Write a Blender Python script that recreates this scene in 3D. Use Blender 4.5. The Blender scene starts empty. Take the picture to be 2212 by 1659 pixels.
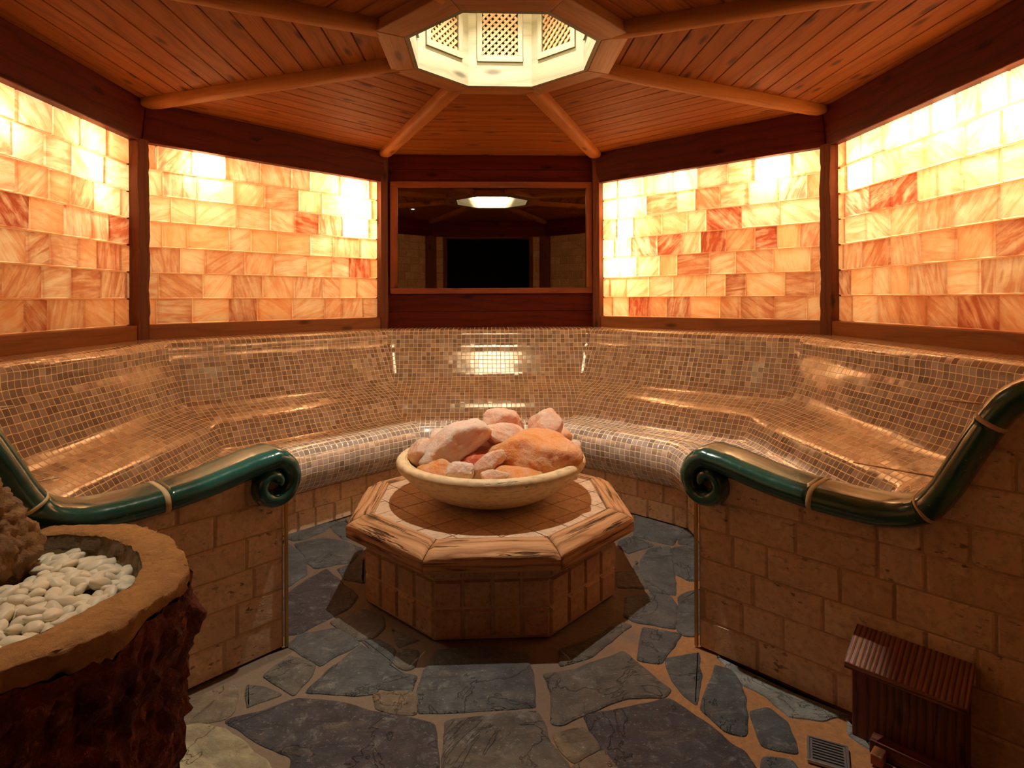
import bpy, bmesh, math, random
from mathutils import Vector, Matrix, noise
C = bpy.context.scene.collection
sc = bpy.context.scene
PI = math.pi
rs = math.sqrt(.5)

# ------------------------------------------------------------------ camera
CAM = Vector((-0.06, -3.269, 1.484))
YAW, ROLL, FPX, VY = .045, -.0044, 1295.0, 644.3
Fw = Vector((math.sin(YAW), math.cos(YAW), 0)); Rt = Vector((math.cos(YAW), -math.sin(YAW), 0)); Up = Vector((0, 0, 1))
R2 = math.cos(ROLL)*Rt + math.sin(ROLL)*Up
U2 = -math.sin(ROLL)*Rt + math.cos(ROLL)*Up
cd = bpy.data.cameras.new('camera'); cam = bpy.data.objects.new('camera', cd); C.objects.link(cam)
cam.matrix_world = Matrix(((R2.x, U2.x, -Fw.x, CAM.x), (R2.y, U2.y, -Fw.y, CAM.y), (R2.z, U2.z, -Fw.z, CAM.z), (0, 0, 0, 1)))
cd.sensor_fit = 'HORIZONTAL'; cd.sensor_width = 36; cd.lens = 36*FPX/2212
cd.shift_y = -(829.5-VY)/2212
cd.clip_start = .02; cd.clip_end = 50
sc.camera = cam
# ------------------------------------------------------------------ world and exposure
w = bpy.data.worlds.new('world'); sc.world = w; w.use_nodes = True
w.node_tree.nodes['Background'].inputs[0].default_value = (.02, .012, .008, 1)
w.node_tree.nodes['Background'].inputs[1].default_value = .3
sc.view_settings.view_transform = 'Standard'; sc.view_settings.look = 'None'
sc.view_settings.gamma = 1; sc.view_settings.use_curve_mapping = False
sc.view_settings.exposure = 0.4
# ------------------------------------------------------------------ large lights
PANEL_W = 2.3          # light sheet behind each salt wall
HOT_W = 9.5             # lamps behind each salt wall
SKY_W = 225.0           # spotlight in the roof lantern
def side(k):            # outward normal and tangent of an octagon side
    a = math.radians(k)
    return Vector((math.cos(a), math.sin(a), 0)), Vector((math.sin(a), -math.cos(a), 0))
SIDES = dict(back=90, back_left=135, left=180, front_left=225, front=270, front_right=315, right=0, back_right=45)
def P(k, s, r, z):
    n, t = side(k); return n*r + t*s + Vector((0, 0, z))
def area_light(name, loc, direction, sx, sy, power, col):
    l = bpy.data.lights.new(name, 'AREA'); l.shape = 'RECTANGLE'; l.size = sx; l.size_y = sy; l.energy = power; l.color = col
    o = bpy.data.objects.new(name, l); C.objects.link(o); o.location = loc
    o.rotation_euler = Vector(direction).to_track_quat('-Z', 'Y').to_euler()
    return o
HOTS = dict(left=[(.58, 2.47, .5), (.66, 2.2, .35), (-.11, 2.40, .4)],
            back_left=[(-.60, 2.50, .9), (.74, 2.44, 1.), (.70, 2.18, .7)],
            back_right=[(-.77, 2.36, .85), (-.80, 1.80, .55), (-.78, 2.08, .5), (.60, 2.45, .95), (-.2, 2.52, .35)],
            right=[(-.72, 2.34, .7), (-.3, 2.5, .35), (.46, 2.40, 1.0), (.05, 2.46, .5)])
for sn, hs in HOTS.items():
    n, t = side(SIDES[sn])
    o = area_light('light_sheet_'+sn, P(SIDES[sn], 0, 2.80, 1.98), -n, 1.95, 1.2, PANEL_W, (1, .88, .52))
    for s_, z_, f_ in hs:
        l = bpy.data.lights.new('bulb', 'POINT'); l.energy = HOT_W*f_; l.color = (1, .88, .74); l.shadow_soft_size = .04
        b = bpy.data.objects.new('bulb_'+sn, l); C.objects.link(b); b.location = P(SIDES[sn], s_, 2.62, z_)
def spot(name, loc, aim, deg, power, col, rad, blend=.05):
    l = bpy.data.lights.new(name, 'SPOT'); l.energy = power; l.color = col; l.spot_size = math.radians(deg); l.spot_blend = blend; l.shadow_soft_size = rad
    o = bpy.data.objects.new(name, l); C.objects.link(o); o.location = loc
    o.rotation_euler = (Vector(aim)-Vector(loc)).to_track_quat('-Z', 'Y').to_euler()
    return o
spot('lantern_light', (0.03, -.02, 3.74), (0.03, -.02, 0), 84, SKY_W, (1, .91, .78), .02, .5)
spot('lantern_fill', (.04, .40, 3.32), (.04, -.50, 3.22), 62, 1900, (1, .94, .86), .03, .4)  # extra spot added to brighten the shaft front and fill the room
spot('basin_light', (-1.16, -1.02, 2.84), (-1.26, -1.55, .7), 62, 60, (1, .86, .62), .025, .5)

# ------------------------------------------------------------------ mesh helpers
class MB:
    def __init__(s): s.v = []; s.f = []; s.uv = []; s.c = []; s.m = []
    def vert(s, p): s.v.append(tuple(p)); return len(s.v)-1
    def face(s, idx, uv, col=(.5, .5, .5), mi=0): s.f.append(tuple(idx)); s.uv.append(uv); s.c.append(col); s.m.append(mi)
    def poly(s, pts, uv, col=(.5, .5, .5), mi=0): s.face([s.vert(p) for p in pts], uv, col, mi)
    def hexa(s, c, U, V=None, W=None, col=None, mi=0, off=None):
        # c: 8 corners, bottom 4 (ccw) then top 4
        U = Vector(U).normalized()
        V = Vector(V).normalized() if V is not None else U.orthogonal().normalized()
        W = U.cross(V) if W is None else Vector(W)
        if col is None: col = (random.random(), random.random(), random.random())
        c = [Vector(p) for p in c]
        for q in ((3, 2, 1, 0), (4, 5, 6, 7), (0, 1, 5, 4), (1, 2, 6, 5), (2, 3, 7, 6), (3, 0, 4, 7)):
            pts = [c[i] for i in q]
            nn = (pts[1]-pts[0]).cross(pts[2]-pts[0])
            if nn.length > 0 and abs(nn.normalized().dot(U)) > .75: uv = [(p.dot(V), p.dot(W)) for p in pts]
            elif nn.length > 0 and abs(nn.normalized().dot(W)) > .7: uv = [(p.dot(U), p.dot(V)) for p in pts]
            else: uv = [(p.dot(U), p.dot(W)) for p in pts]
            s.poly(pts, uv, col, mi)
    def build(s, name, mats, parent=None, smooth=False, bevel=0, merge=False, seg=2):
        me = bpy.data.meshes.new(name); me.from_pydata(s.v, [], s.f); me.validate(clean_customdata=False)
        if len(me.polygons) == len(s.f):
            me.uv_layers.new(name='UVMap'); me.color_attributes.new('rnd', 'FLOAT_COLOR', 'CORNER')
            me.uv_layers['UVMap'].data.foreach_set('uv', [x for f in s.uv for p in f for x in p])
            me.color_attributes['rnd'].data.foreach_set('color', [x for fi, f in enumerate(s.f) for _ in f for x in (*s.c[fi], 1.)])
            me.polygons.foreach_set('material_index', s.m); me.polygons.foreach_set('use_smooth', [smooth]*len(s.f))
        for m in (mats if isinstance(mats, (list, tuple)) else [mats]): me.materials.append(m)
        if merge or bevel:
            bm = bmesh.new(); bm.from_mesh(me); bmesh.ops.remove_doubles(bm, verts=bm.verts, dist=1e-5)
            if merge: bmesh.ops.recalc_face_normals(bm, faces=bm.faces)
            bm.to_mesh(me); bm.free()
        o = bpy.data.objects.new(name, me); C.objects.link(o)
        if parent:
            o.parent = parent
            if parent.type == 'EMPTY': o.location = -parent.location
        if bevel:
            b = o.modifiers.new('bevel', 'BEVEL'); b.width = bevel; b.segments = seg; b.limit_method = 'ANGLE'; b.angle_limit = .6
            for p in me.polygons: p.use_smooth = False
        return o
def tag(o, label=None, cat=None, group=None, kind=None):
    if label: o['label'] = label
    if cat: o['category'] = cat
    if group: o['group'] = group
    if kind: o['kind'] = kind
    return o
def empty(name, loc, label, cat, group=None):
    o = bpy.data.objects.new(name, None); C.objects.link(o); o.location = loc; o.empty_display_size = .1
    return tag(o, label, cat, group)
def structure(o): o['kind'] = 'structure'; return o
def cr(pts, n):          # Catmull-Rom through points
    out = []
    for i in range(len(pts)-1):
        a = pts[max(i-1, 0)]; b = pts[i]; c = pts[i+1]; d = pts[min(i+2, len(pts)-1)]
        for k in range(n):
            t = k/n
            out.append(tuple(.5*((2*b[j]) + (c[j]-a[j])*t + (2*a[j]-5*b[j]+4*c[j]-d[j])*t*t + (3*b[j]-a[j]-3*c[j]+d[j])*t**3) for j in range(len(b))))
    out.append(tuple(pts[-1])); return out

# ------------------------------------------------------------------ material helpers
class G:
    def __init__(s, name):
        s.m = bpy.data.materials.new(name); s.m.use_nodes = True; s.nt = s.m.node_tree; s.nt.nodes.clear()
        s.out = s.nt.nodes.new('ShaderNodeOutputMaterial')
    def n(s, t, props=None, **inp):
        x = s.nt.nodes.new('ShaderNode'+t)
        for k, v in (props or {}).items(): setattr(x, k, v)
        for k, v in inp.items():
            key = int(k[1:]) if k[0] == 'i' and k[1:].isdigit() else k.replace('_', ' ')
            s.set(x.inputs[key], v)
        return x
    def set(s, sock, v):
        if isinstance(v, bpy.types.NodeSocket): s.nt.links.new(v, sock)
        elif isinstance(v, bpy.types.Node): s.nt.links.new(v.outputs[0], sock)
        else:
            if sock.type == 'RGBA' and len(v) == 3: v = (*v, 1)
            sock.default_value = v
    def math(s, op, a, b=0., c=None, clamp=False):
        x = s.nt.nodes.new('ShaderNodeMath'); x.operation = op; x.use_clamp = clamp
        s.set(x.inputs[0], a); s.set(x.inputs[1], b)
        if c is not None: s.set(x.inputs[2], c)
        return x.outputs[0]
    def vm(s, op, a, b=None, scale=None):
        x = s.nt.nodes.new('ShaderNodeVectorMath'); x.operation = op; s.set(x.inputs[0], a)
        if b is not None: s.set(x.inputs[1], b)
        if scale is not None: s.set(x.inputs[3], scale)
        return x.outputs[0]
    def mix(s, f, a, b, mode='MIX'):
        x = s.nt.nodes.new('ShaderNodeMix'); x.data_type = 'RGBA'; x.blend_type = mode
        s.set(x.inputs[0], f); s.set(x.inputs[6], a); s.set(x.inputs[7], b); return x.outputs[2]
    def ramp(s, f, stops, interp='LINEAR'):
        x = s.nt.nodes.new('ShaderNodeValToRGB'); x.color_ramp.interpolation = interp; e = x.color_ramp.elements
        while len(e) < len(stops): e.new(.5)
        for i, (p, c) in enumerate(stops):
            e[i].position = p; e[i].color = (*c, 1) if len(c) == 3 else c
        s.set(x.inputs[0], f); return x.outputs[0]
    def rng(s, f, a, b, c=0., d=1.):
        x = s.n('MapRange', i0=f, i1=a, i2=b, i3=c, i4=d); return x.outputs[0]
    def noise(s, vec, scale, detail=4, rough=.55, dist=0., col=False):
        x = s.n('TexNoise', Vector=vec, Scale=scale, Detail=detail, Roughness=rough, Distortion=dist); return x.outputs[1 if col else 0]
    def uv(s): return s.n('UVMap', {'uv_map': 'UVMap'}).outputs[0]
    def rnd(s): return s.n('Attribute', {'attribute_name': 'rnd'}).outputs[0]
    def obj(s): return s.n('TexCoord').outputs[3]
    def sep(s, v): return s.n('SeparateXYZ', i0=v).outputs
    def comb(s, x, y, z=0.): return s.n('CombineXYZ', i0=x, i1=y, i2=z).outputs[0]
    def bump(s, h, strength=.3, dist=.01, normal=None):
        x = s.n('Bump', Height=h, Strength=strength, Distance=dist)
        if normal is not None: s.set(x.inputs['Normal'], normal)
        return x.outputs[0]
    def bsdf(s, col, rough=.5, normal=None, **kw):
        x = s.n('BsdfPrincipled', Base_Color=col, Roughness=rough, **kw)
        if normal is not None: s.set(x.inputs['Normal'], normal)
        s.nt.links.new(x.outputs[0], s.out.inputs[0]); return x
def wood(name, light, mid, dark, rough=.5, knots=True, scale=1., bump=.15, ringy=14., spec=.3, crack=0., ringc=.55):
    g = G(name); uv = g.uv(); r = g.rnd()
    off = g.vm('MULTIPLY', r, (37., 23., 11.))
    p = g.vm('ADD', uv, off)
    st = g.vm('MULTIPLY', p, (1.6*scale, 16*scale, 1))
    warp = g.noise(g.vm('MULTIPLY', p, (1.2*scale, 3.5*scale, 1)), 1., 3, .5)
    s = g.sep(p)
    v = g.math('ADD', g.math('MULTIPLY', s[1], ringy*scale), g.math('MULTIPLY', warp, 3.2))
    rings = g.math('ABSOLUTE', g.math('SUBTRACT', g.math('FRACT', v), .5))
    rings = g.math('MULTIPLY', rings, 2.)
    fine = g.noise(g.vm('MULTIPLY', p, (4*scale, 120*scale, 1)), 1., 3, .6)
    patch = g.noise(st, 1., 5, .6)
    a = g.mix(patch, light, mid)
    a = g.mix(g.math('MULTIPLY', g.math('POWER', rings, 3.), ringc), a, dark)
    a = g.mix(g.rng(fine, .45, .75, 0., .4), a, dark)
    tone = g.sep(r)
    a = g.mix(g.math('MULTIPLY', tone[0], .35), a, g.mix(.5, mid, dark))
    h = g.math('ADD', g.math('MULTIPLY', rings, -.5), g.math('MULTIPLY', fine, -.6))
    if knots:
        vo = g.n('TexVoronoi', {'voronoi_dimensions': '2D'}, Vector=g.vm('ADD', g.vm('MULTIPLY', p, (2.0*scale, 6.0*scale, 1)), (5, 9, 0)), Scale=1.)
        kn = g.rng(vo.outputs[0], .05, .15, 1., 0.)
        gate = g.math('GREATER_THAN', g.sep(vo.outputs[1])[0], .55)
        kn = g.math('MULTIPLY', kn, gate)
        a = g.mix(g.math('MULTIPLY', kn, .8), a, tuple(x*.35 for x in dark))
        h = g.math('SUBTRACT', h, kn)
    if crack:
        cn = g.noise(g.vm('MULTIPLY', p, (1.6, 48, 1)), 1., 5, .65)
        ck = g.rng(cn, .55, .62, 0., crack)
        a = g.mix(ck, a, tuple(x*.25 for x in dark)); h = g.math('SUBTRACT', h, g.math('MULTIPLY', ck, 3.))
    nrm = g.bump(h, bump, .01)
    g.bsdf(a, g.rng(fine, .3, .8, rough-.08, rough+.12), nrm, Specular_IOR_Level=spec)
    return g.m
def travertine(name, c1, c2, c3, pit=1.):
    g = G(name); uv = g.uv(); r = g.rnd(); p = g.vm('ADD', uv, g.vm('MULTIPLY', r, (31., 17., 7.)))
    n1 = g.noise(p, 9., 5, .6, .4); n2 = g.noise(p, 38., 5, .65); n3 = g.noise(g.vm('MULTIPLY', p, (30, 60, 30)), 1., 3, .5)
    rr = g.sep(r)
    a = g.mix(g.rng(n1, .3, .7), c1, c2)
    a = g.mix(g.math('MULTIPLY', rr[0], .85), a, c3)
    a = g.mix(g.rng(n2, .48, .72, 0., .6), a, tuple(x*.5 for x in c3)); a = g.mix(g.rng(g.noise(p, 16., 6, .7, 1.), .52, .7, 0., .5), a, tuple(min(1, x*1.25) for x in c1))
    area = g.rng(g.noise(p, 7., 2, .5), .50, .62)
    pits = g.math('MULTIPLY', g.rng(n3, .62, .68), area)
    pits = g.math('MULTIPLY', pits, pit)
    a = g.mix(g.math('MULTIPLY', pits, .75), a, tuple(x*.12 for x in c2))
    h = g.math('SUBTRACT', g.math('ADD', g.math('MULTIPLY', n1, .5), g.math('MULTIPLY', n2, .35)), pits)
    g.bsdf(a, .55, g.bump(h, .5, .012), Specular_IOR_Level=.35)
    return g.m
def plain(name, col, rough=.6, **kw):
    g = G(name); n = g.noise(g.obj(), 12., 4, .6)
    g.bsdf(g.mix(g.rng(n, .3, .7), tuple(x*.8 for x in col), tuple(min(1, x*1.15) for x in col)), rough, g.bump(n, .15, .01), **kw)
    return g.m

M = {}
M['plank'] = wood('ceiling_pine', (.33, .105, .014), (.27, .074, .009), (.13, .026, .004), .62, ringy=9, spec=.1)
M['rib'] = wood('rib_pine', (.44, .18, .042), (.37, .135, .028), (.22, .065, .014), .6, scale=.8, ringy=8, spec=.1)
M['ring'] = wood('ring_pine', (.40, .17, .045), (.33, .13, .03), (.2, .065, .017), .5, scale=.8, ringy=9, spec=.4)
M['header'] = wood('stained_beam', (.15, .020, .004), (.10, .011, .0025), (.035, .004, .001), .5, scale=1., ringy=12, spec=.15)
M['sill'] = wood('sill_wood', (.42, .17, .055), (.34, .125, .038), (.18, .055, .016), .42, ringy=11, spec=.4)
M['post'] = wood('post_wood', (.26, .085, .03), (.18, .05, .018), (.08, .02, .008), .5, ringy=20, spec=.3)
M['frame'] = wood('frame_wood', (.32, .085, .02), (.25, .06, .014), (.13, .03, .008), .42, ringy=8, spec=.4)
M['pale'] = wood('whitewashed_wood', (.25, .23, .15), (.20, .18, .115), (.12, .10, .06), .55, ringy=7, bump=.1)
M['lattice'] = wood('lattice_wood', (.40, .26, .13), (.32, .19, .09), (.2, .10, .04), .5, knots=False)
M['old'] = wood('weathered_oak', (.74, .43, .21), (.62, .32, .14), (.28, .11, .035), .66, spec=.15, scale=1.1, ringy=26, bump=.6, crack=.9, ringc=.8)
M['box'] = wood('dark_box_wood', (.22, .075, .04), (.13, .035, .02), (.03, .008, .006), .38, scale=1.6, ringy=26, bump=.4, spec=.4, ringc=.9)
M['boxlid'] = wood('striped_lid_wood', (.40, .17, .08), (.30, .11, .05), (.02, .005, .004), .38, scale=1.2, ringy=55, bump=.6, spec=.4, ringc=1.)
M['unlit'] = plain('unlit_black', (.012, .009, .008), .9)  # near-black colour that paints darkness in passage, windows and drain
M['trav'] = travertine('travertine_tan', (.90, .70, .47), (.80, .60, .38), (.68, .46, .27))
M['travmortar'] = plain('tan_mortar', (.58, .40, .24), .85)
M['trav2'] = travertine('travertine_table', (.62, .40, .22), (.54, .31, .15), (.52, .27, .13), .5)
M['tabletile'] = travertine('tabletop_tile', (.74, .54, .36), (.66, .46, .29), (.58, .38, .23), .25)
M['palestone'] = travertine('pale_limestone', (.80, .62, .42), (.72, .54, .35), (.62, .46, .30), .2)
M['bowl'] = travertine('bowl_stone', (.92, .74, .44), (.86, .66, .37), (.76, .55, .28), .8)
M['cavity'] = plain('cavity_white', (.8, .72, .6), .9)
g = G('brass_trim'); g.bsdf((.55, .33, .10), .35, Metallic=.7); M['brass'] = g.m
g = G('steel'); n_ = g.noise(g.obj(), 90., 3); g.bsdf(g.mix(n_, (.30, .29, .28), (.42, .41, .40)), .38, Metallic=.85); M['steel'] = g.m
g = G('mirror_glass'); g.bsdf((.24, .22, .19), .015, Metallic=1.); M['mirror'] = g.m
# mosaic -------------------------------------------------------
def mosaic():
    g = G('glass_mosaic'); uv = g.uv()
    wob = g.n('TexNoise', Vector=g.vm('SCALE', uv, scale=.28), Scale=1., Detail=2.)
    p = g.vm('ADD', uv, g.vm('SCALE', g.vm('SUBTRACT', wob.outputs[1], (.5, .5, .5)), scale=.35))
    cell = g.vm('FLOOR', p); fr = g.sep(g.vm('FRACTION', p))
    wn = g.n('TexWhiteNoise', {'noise_dimensions': '2D'}, Vector=cell)
    big = g.noise(g.vm('SCALE', uv, scale=.06), 1., 3, .5)
    ew = g.math('ADD', .430, g.math('MULTIPLY', g.sep(wn.outputs[1])[2], .018))
    ex = g.math('ABSOLUTE', g.math('SUBTRACT', fr[0], .5)); ey = g.math('ABSOLUTE', g.math('SUBTRACT', fr[1], .5))
    m_ = g.math('MAXIMUM', ex, ey)
    gr = g.n('MapRange', i0=m_, i1=ew, i2=g.math('ADD', ew, .02), i3=0., i4=1.).outputs[0]
    cc = g.sep(wn.outputs[1])
    col = g.ramp(cc[0], [(0., (.20, .15, .115)), (.25, (.33, .265, .21)), (.55, (.42, .35, .29)), (.8, (.52, .44, .38)), (.93, (.64, .56, .49)), (1., (.76, .69, .62))])
    col = g.mix(g.rng(big, .35, .65, 0., .35), col, (.46, .36, .29))
    fl = g.noise(g.vm('SCALE', uv, scale=9.), 1., 2)
    col = g.mix(g.rng(fl, .35, .75, 0., .35), col, (.54, .45, .38))
    grout = g.mix(g.noise(g.vm('SCALE', uv, scale=.5), 1., 3), (1., .84, .46), (1., .90, .66))
    col = g.mix(gr, col, grout)
    geo = g.n('NewGeometry').outputs[1]
    tilt = g.vm('SCALE', g.vm('SUBTRACT', wn.outputs[1], (.5, .5, .5)), scale=.10)
    nn = g.vm('NORMALIZE', g.vm('ADD', geo, tilt))
    nn = g.bump(g.math('SUBTRACT', 1., g.rng(m_, .40, .47)), .35, .003, nn)
    rough = g.math('ADD', g.math('MULTIPLY', cc[1], .14), .09)
    rough = g.math('ADD', rough, g.math('MULTIPLY', gr, .45))
    g.bsdf(col, rough, nn, Specular_IOR_Level=1., Coat_Weight=g.math('MULTIPLY', g.math('SUBTRACT', 1., gr), 1.), Coat_Roughness=.11, Coat_IOR=1.8)
    return g.m
M['mosaic'] = mosaic()
def salt():
    g = G('salt_brick'); uv = g.uv(); r = g.rnd(); rc = g.sep(r)
    p = g.vm('ADD', uv, g.vm('MULTIPLY', r, (13., 29., 5.)))
    ang = g.math('MULTIPLY', rc[2], 3.1)
    rot = g.n('VectorRotate', {'rotation_type': 'Z_AXIS'}, Vector=p, Angle=ang).outputs[0]
    vein = g.noise(g.vm('MULTIPLY', rot, (4., 22., 1.)), 1., 6, .62, .8)
    blot = g.noise(p, 7., 4, .6, .6)
    fine = g.noise(p, 60., 5, .7)
    a = g.mix(g.rng(g.math('ADD', blot, g.math('MULTIPLY', g.math('SUBTRACT', rc[0], .5), .5)), .28, .75), (1., .80, .46), (1., .56, .24))
    a = g.mix(g.rng(vein, .46, .68, 0., .8), a, (.96, .38, .12))
    dk = g.math('MULTIPLY', rc[1], g.rng(g.math('ADD', vein, g.math('MULTIPLY', blot, .5)), .52, .86))
    a = g.mix(g.math('MULTIPLY', dk, 1.25, clamp=True), a, (.40, .06, .02))
    a = g.mix(g.rng(fine, .62, .85, 0., .35), a, (.75, .30, .10))
    a = g.mix(g.math('MULTIPLY', rc[1], .38), a, (.62, .16, .06))
    tr = g.n('BsdfTranslucent', Color=a); df = g.n('BsdfDiffuse', Color=a); gl = g.n('BsdfGlossy', Color=(1, .9, .8), Roughness=.35)
    m1 = g.n('MixShader', i0=.16, i1=tr.outputs[0], i2=df.outputs[0]); m2 = g.n('MixShader', i0=.03, i1=m1.outputs[0], i2=gl.outputs[0])
    g.nt.links.new(m2.outputs[0], g.out.inputs[0])
    nb = g.bump(g.math('ADD', blot, g.math('MULTIPLY', fine, .3)), .4, .02)
    g.set(df.inputs['Normal'], nb); g.set(gl.inputs['Normal'], nb)
    return g.m
M['salt'] = salt()
g = G('salt_joint'); tr = g.n('BsdfTranslucent', Color=(.80, .42, .15)); df = g.n('BsdfDiffuse', Color=(.6, .3, .12))
m1 = g.n('MixShader', i0=.25, i1=tr.outputs[0], i2=df.outputs[0]); g.nt.links.new(m1.outputs[0], g.out.inputs[0]); M['saltjoint'] = g.m
def glaze(name, c1, c2, c3):
    g = G(name); o = g.obj(); n1 = g.noise(o, 5., 4, .6, .8); n2 = g.noise(o, 40., 5, .7); n3 = g.noise(g.vm('MULTIPLY', o, (18, 18, 60)), 1., 4, .7)
    a = g.mix(g.rng(n1, .3, .7), c1, c2); a = g.mix(g.rng(n3, .55, .8, 0., .5), a, c3); a = g.mix(g.rng(n2, .66, .78, 0., .5), a, (.35, .5, .42))
    g.bsdf(a, g.rng(n2, .4, .8, .16, .32), g.bump(n1, .15, .02), Specular_IOR_Level=.6, Coat_Weight=.6, Coat_Roughness=.1); return g.m
M['teal'] = glaze('teal_glaze', (.010, .105, .085), (.012, .065, .048), (.03, .13, .09))
M['green'] = glaze('dark_green_glaze', (.014, .085, .060), (.018, .10, .062), (.08, .12, .045))
def flag():
    g = G('slate_flagstone'); uv = g.uv(); r = g.rnd(); rc = g.sep(r); p = g.vm('ADD', uv, g.vm('MULTIPLY', r, (3., 5., 2.)))
    n1 = g.noise(p, 4., 6, .65, 1.2); n2 = g.noise(p, 15., 8, .78, .5); n3 = g.noise(g.vm('MULTIPLY', p, (5, 20, 1)), 1., 6, .7, .8); n4 = g.noise(p, 90., 4, .75)
    a = g.ramp(rc[0], [(0., (.115, .12, .115)), (.18, (.07, .058, .062)), (.38, (.24, .17, .10)), (.58, (.15, .125, .095)), (.78, (.55, .44, .24)), (.95, (.36, .36, .31))], 'CONSTANT')
    a = g.mix(g.rng(n1, .38, .62, 0., .8), a, g.mix(.65, a, (.03, .025, .028)))
    a = g.mix(g.rng(n3, .54, .72, 0., .55), a, g.mix(.5, a, (.30, .20, .10)))
    a = g.mix(g.rng(n2, .54, .68, 0., .75), a, g.mix(.55, a, (.36, .35, .31))); a = g.mix(g.rng(n2, .30, .46, .7, 0.), a, g.mix(.6, a, (.02, .016, .018)))
    a = g.mix(g.rng(n4, .60, .70, 0., .7), a, (.40, .38, .34))
    lay = g.math('ABSOLUTE', g.math('SUBTRACT', g.noise(p, 2.6, 5, .6, .8), .5))
    crk = g.rng(lay, .0, .007, 1., 0.)
    a = g.mix(g.math('MULTIPLY', crk, .3), a, (.02, .015, .012))
    h = g.math('ADD', g.math('MULTIPLY', n1, .9), g.math('ADD', g.math('MULTIPLY', n2, .6), g.math('ADD', g.math('MULTIPLY', n3, .5), g.math('MULTIPLY', n4, .15))))
    h = g.math('SUBTRACT', h, g.math('MULTIPLY', crk, .25))
    g.bsdf(a, g.rng(n2, .3, .8, .42, .7), g.bump(h, 1., .02), Specular_IOR_Level=.4); return g.m
M['flag'] = flag()
g = G('floor_mortar'); o_ = g.uv(); n1 = g.noise(o_, 3., 5, .6, .5); n2 = g.noise(o_, 40., 5, .7); xy = g.sep(o_)
mk = g.rng(g.math('ADD', g.math('SUBTRACT', xy[0], g.math('MULTIPLY', xy[1], .6)), g.math('MULTIPLY', n1, 1.2)), 1.45, 1.9)
g.bsdf(g.mix(mk, g.mix(n2, (.13, .095, .065), (.21, .13, .075)), g.mix(g.rng(n2, .3, .7), (.44, .19, .055), (.27, .12, .045))), .8, g.bump(n2, .6, .01)); M['floormortar'] = g.m
random.seed(7)
def ringpts(k, r0, r1, z0, z1):       # mitred prism between two apothems
    T = .41421356
    return [P(k, -T*r0, r0, z0), P(k, T*r0, r0, z0), P(k, T*r1, r1, z0), P(k, -T*r1, r1, z0),
            P(k, -T*r0, r0, z1), P(k, T*r0, r0, z1), P(k, T*r1, r1, z1), P(k, -T*r1, r1, z1)]
def boxpts(k, s0, s1, r0, r1, z0, z1):
    return [P(k, s0, r0, z0), P(k, s1, r0, z0), P(k, s1, r1, z0), P(k, s0, r1, z0), P(k, s0, r0, z1), P(k, s1, r0, z1), P(k, s1, r1, z1), P(k, s0, r1, z1)]
def cols(): return (random.random(), random.random(), random.random())

# ---------------------------------------------------------------- shell walls
def brickwork(mb, F, nrm, q0, q1, z0, z1, rh, widths, top=None, depth=.006, gap=.008, chamf=.006, mi=0, start=0.):
    """courses of bricks on a plane; F(q,z) is the plane, nrm its outward normal"""
    z = z0; row = 0
    while z < z1-.01:
        zt = min(z+rh, z1); q = q0 - (start if row % 2 else 0) - random.random()*.05*(row > 0)
        while q < q1-.005:
            wd = random.choice(widths)*random.uniform(.94, 1.06)
            a, b = max(q, q0)+gap/2, min(q+wd, q1)-gap/2; q += wd
            if b-a < .02: continue
            zb, ztt = z+gap/2, zt-gap/2
            N = 1 if top is None else max(1, int((b-a)/.03))
            ts = [min(ztt, top(a+(b-a)*i/N) if top else ztt) for i in range(N+1)]
            if min(ts) < zb+.012: 
                if max(ts) < zb+.02: continue
                ts = [max(t, zb+.004) for t in ts]
            jit = random.uniform(-.002, .003)
            outer = [(a, zb), (b, zb)] + [(b-(b-a)*i/N, ts[N-i]) for i in range(N+1)]
            cz = .5*(zb+min(ts)); 
            def ins(q_, z_):
                return (min(max(q_, a+chamf), b-chamf), min(max(z_-(chamf if z_ > cz else 0), zb+chamf), z_))
            inner = [ins(*p) for p in outer]
            inner = [(min(max(p[0]+random.uniform(-.003, .003), a), b), p[1]+random.uniform(-.002, .002)) for p in inner]
            c = cols()
            vo = [mb.vert(F(*p)) for p in outer]; vi = [mb.vert(F(*p)+nrm*(depth+jit)) for p in inner]
            L = len(outer)
            mb.face(vi, [p for p in inner], c, mi)
            for i in range(L):
                j = (i+1) % L
                mb.face((vo[i], vo[j], vi[j], vi[i]), [outer[i], outer[j], inner[j], inner[i]], c, mi)
        z = zt; row += 1

for sn, k in SIDES.items():
    mb = MB()
    n, t = side(k)
    if sn == 'back':
        mb.hexa(ringpts(k, 2.53, 2.95, 0, 3.0), t, n)
    elif sn in HOTS:
        mb.hexa(ringpts(k, 2.5, 2.83, 0, 1.20), t, n, mi=0); mb.hexa(ringpts(k, 2.83, 2.95, 0, 3.0), t, n, mi=0)
        mb.hexa(ringpts(k, 2.56, 2.83, 2.66, 2.86), t, n)
    elif sn == 'front':
        for a, b in ((-1.10, -.80), (.80, 1.10)):
            mb.hexa(boxpts(k, a, b, 2.5, 2.75, 0, 2.62), t, n)
            brickwork(mb, lambda q, z: P(k, q, 2.5, z), -n, max(a, -1.03), min(b, 1.03), 0, 2.58, .13, [.13, .2, .27], mi=1)
        mb.hexa(boxpts(k, -1.10, 1.10, 2.5, 2.75, 2.62, 3.0), t, n)
    else:
        mb.hexa(ringpts(k, 2.5, 2.75, 0, 3.0), t, n)
        brickwork(mb, lambda q, z: P(k, q, 2.5, z), -n, -1.03, 1.03, 0, 2.60, .13, [.13, .2, .27], mi=1)
    structure(mb.build('wall_'+sn, [M['cavity'] if sn in HOTS else M['travmortar'], M['trav']]))
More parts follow.
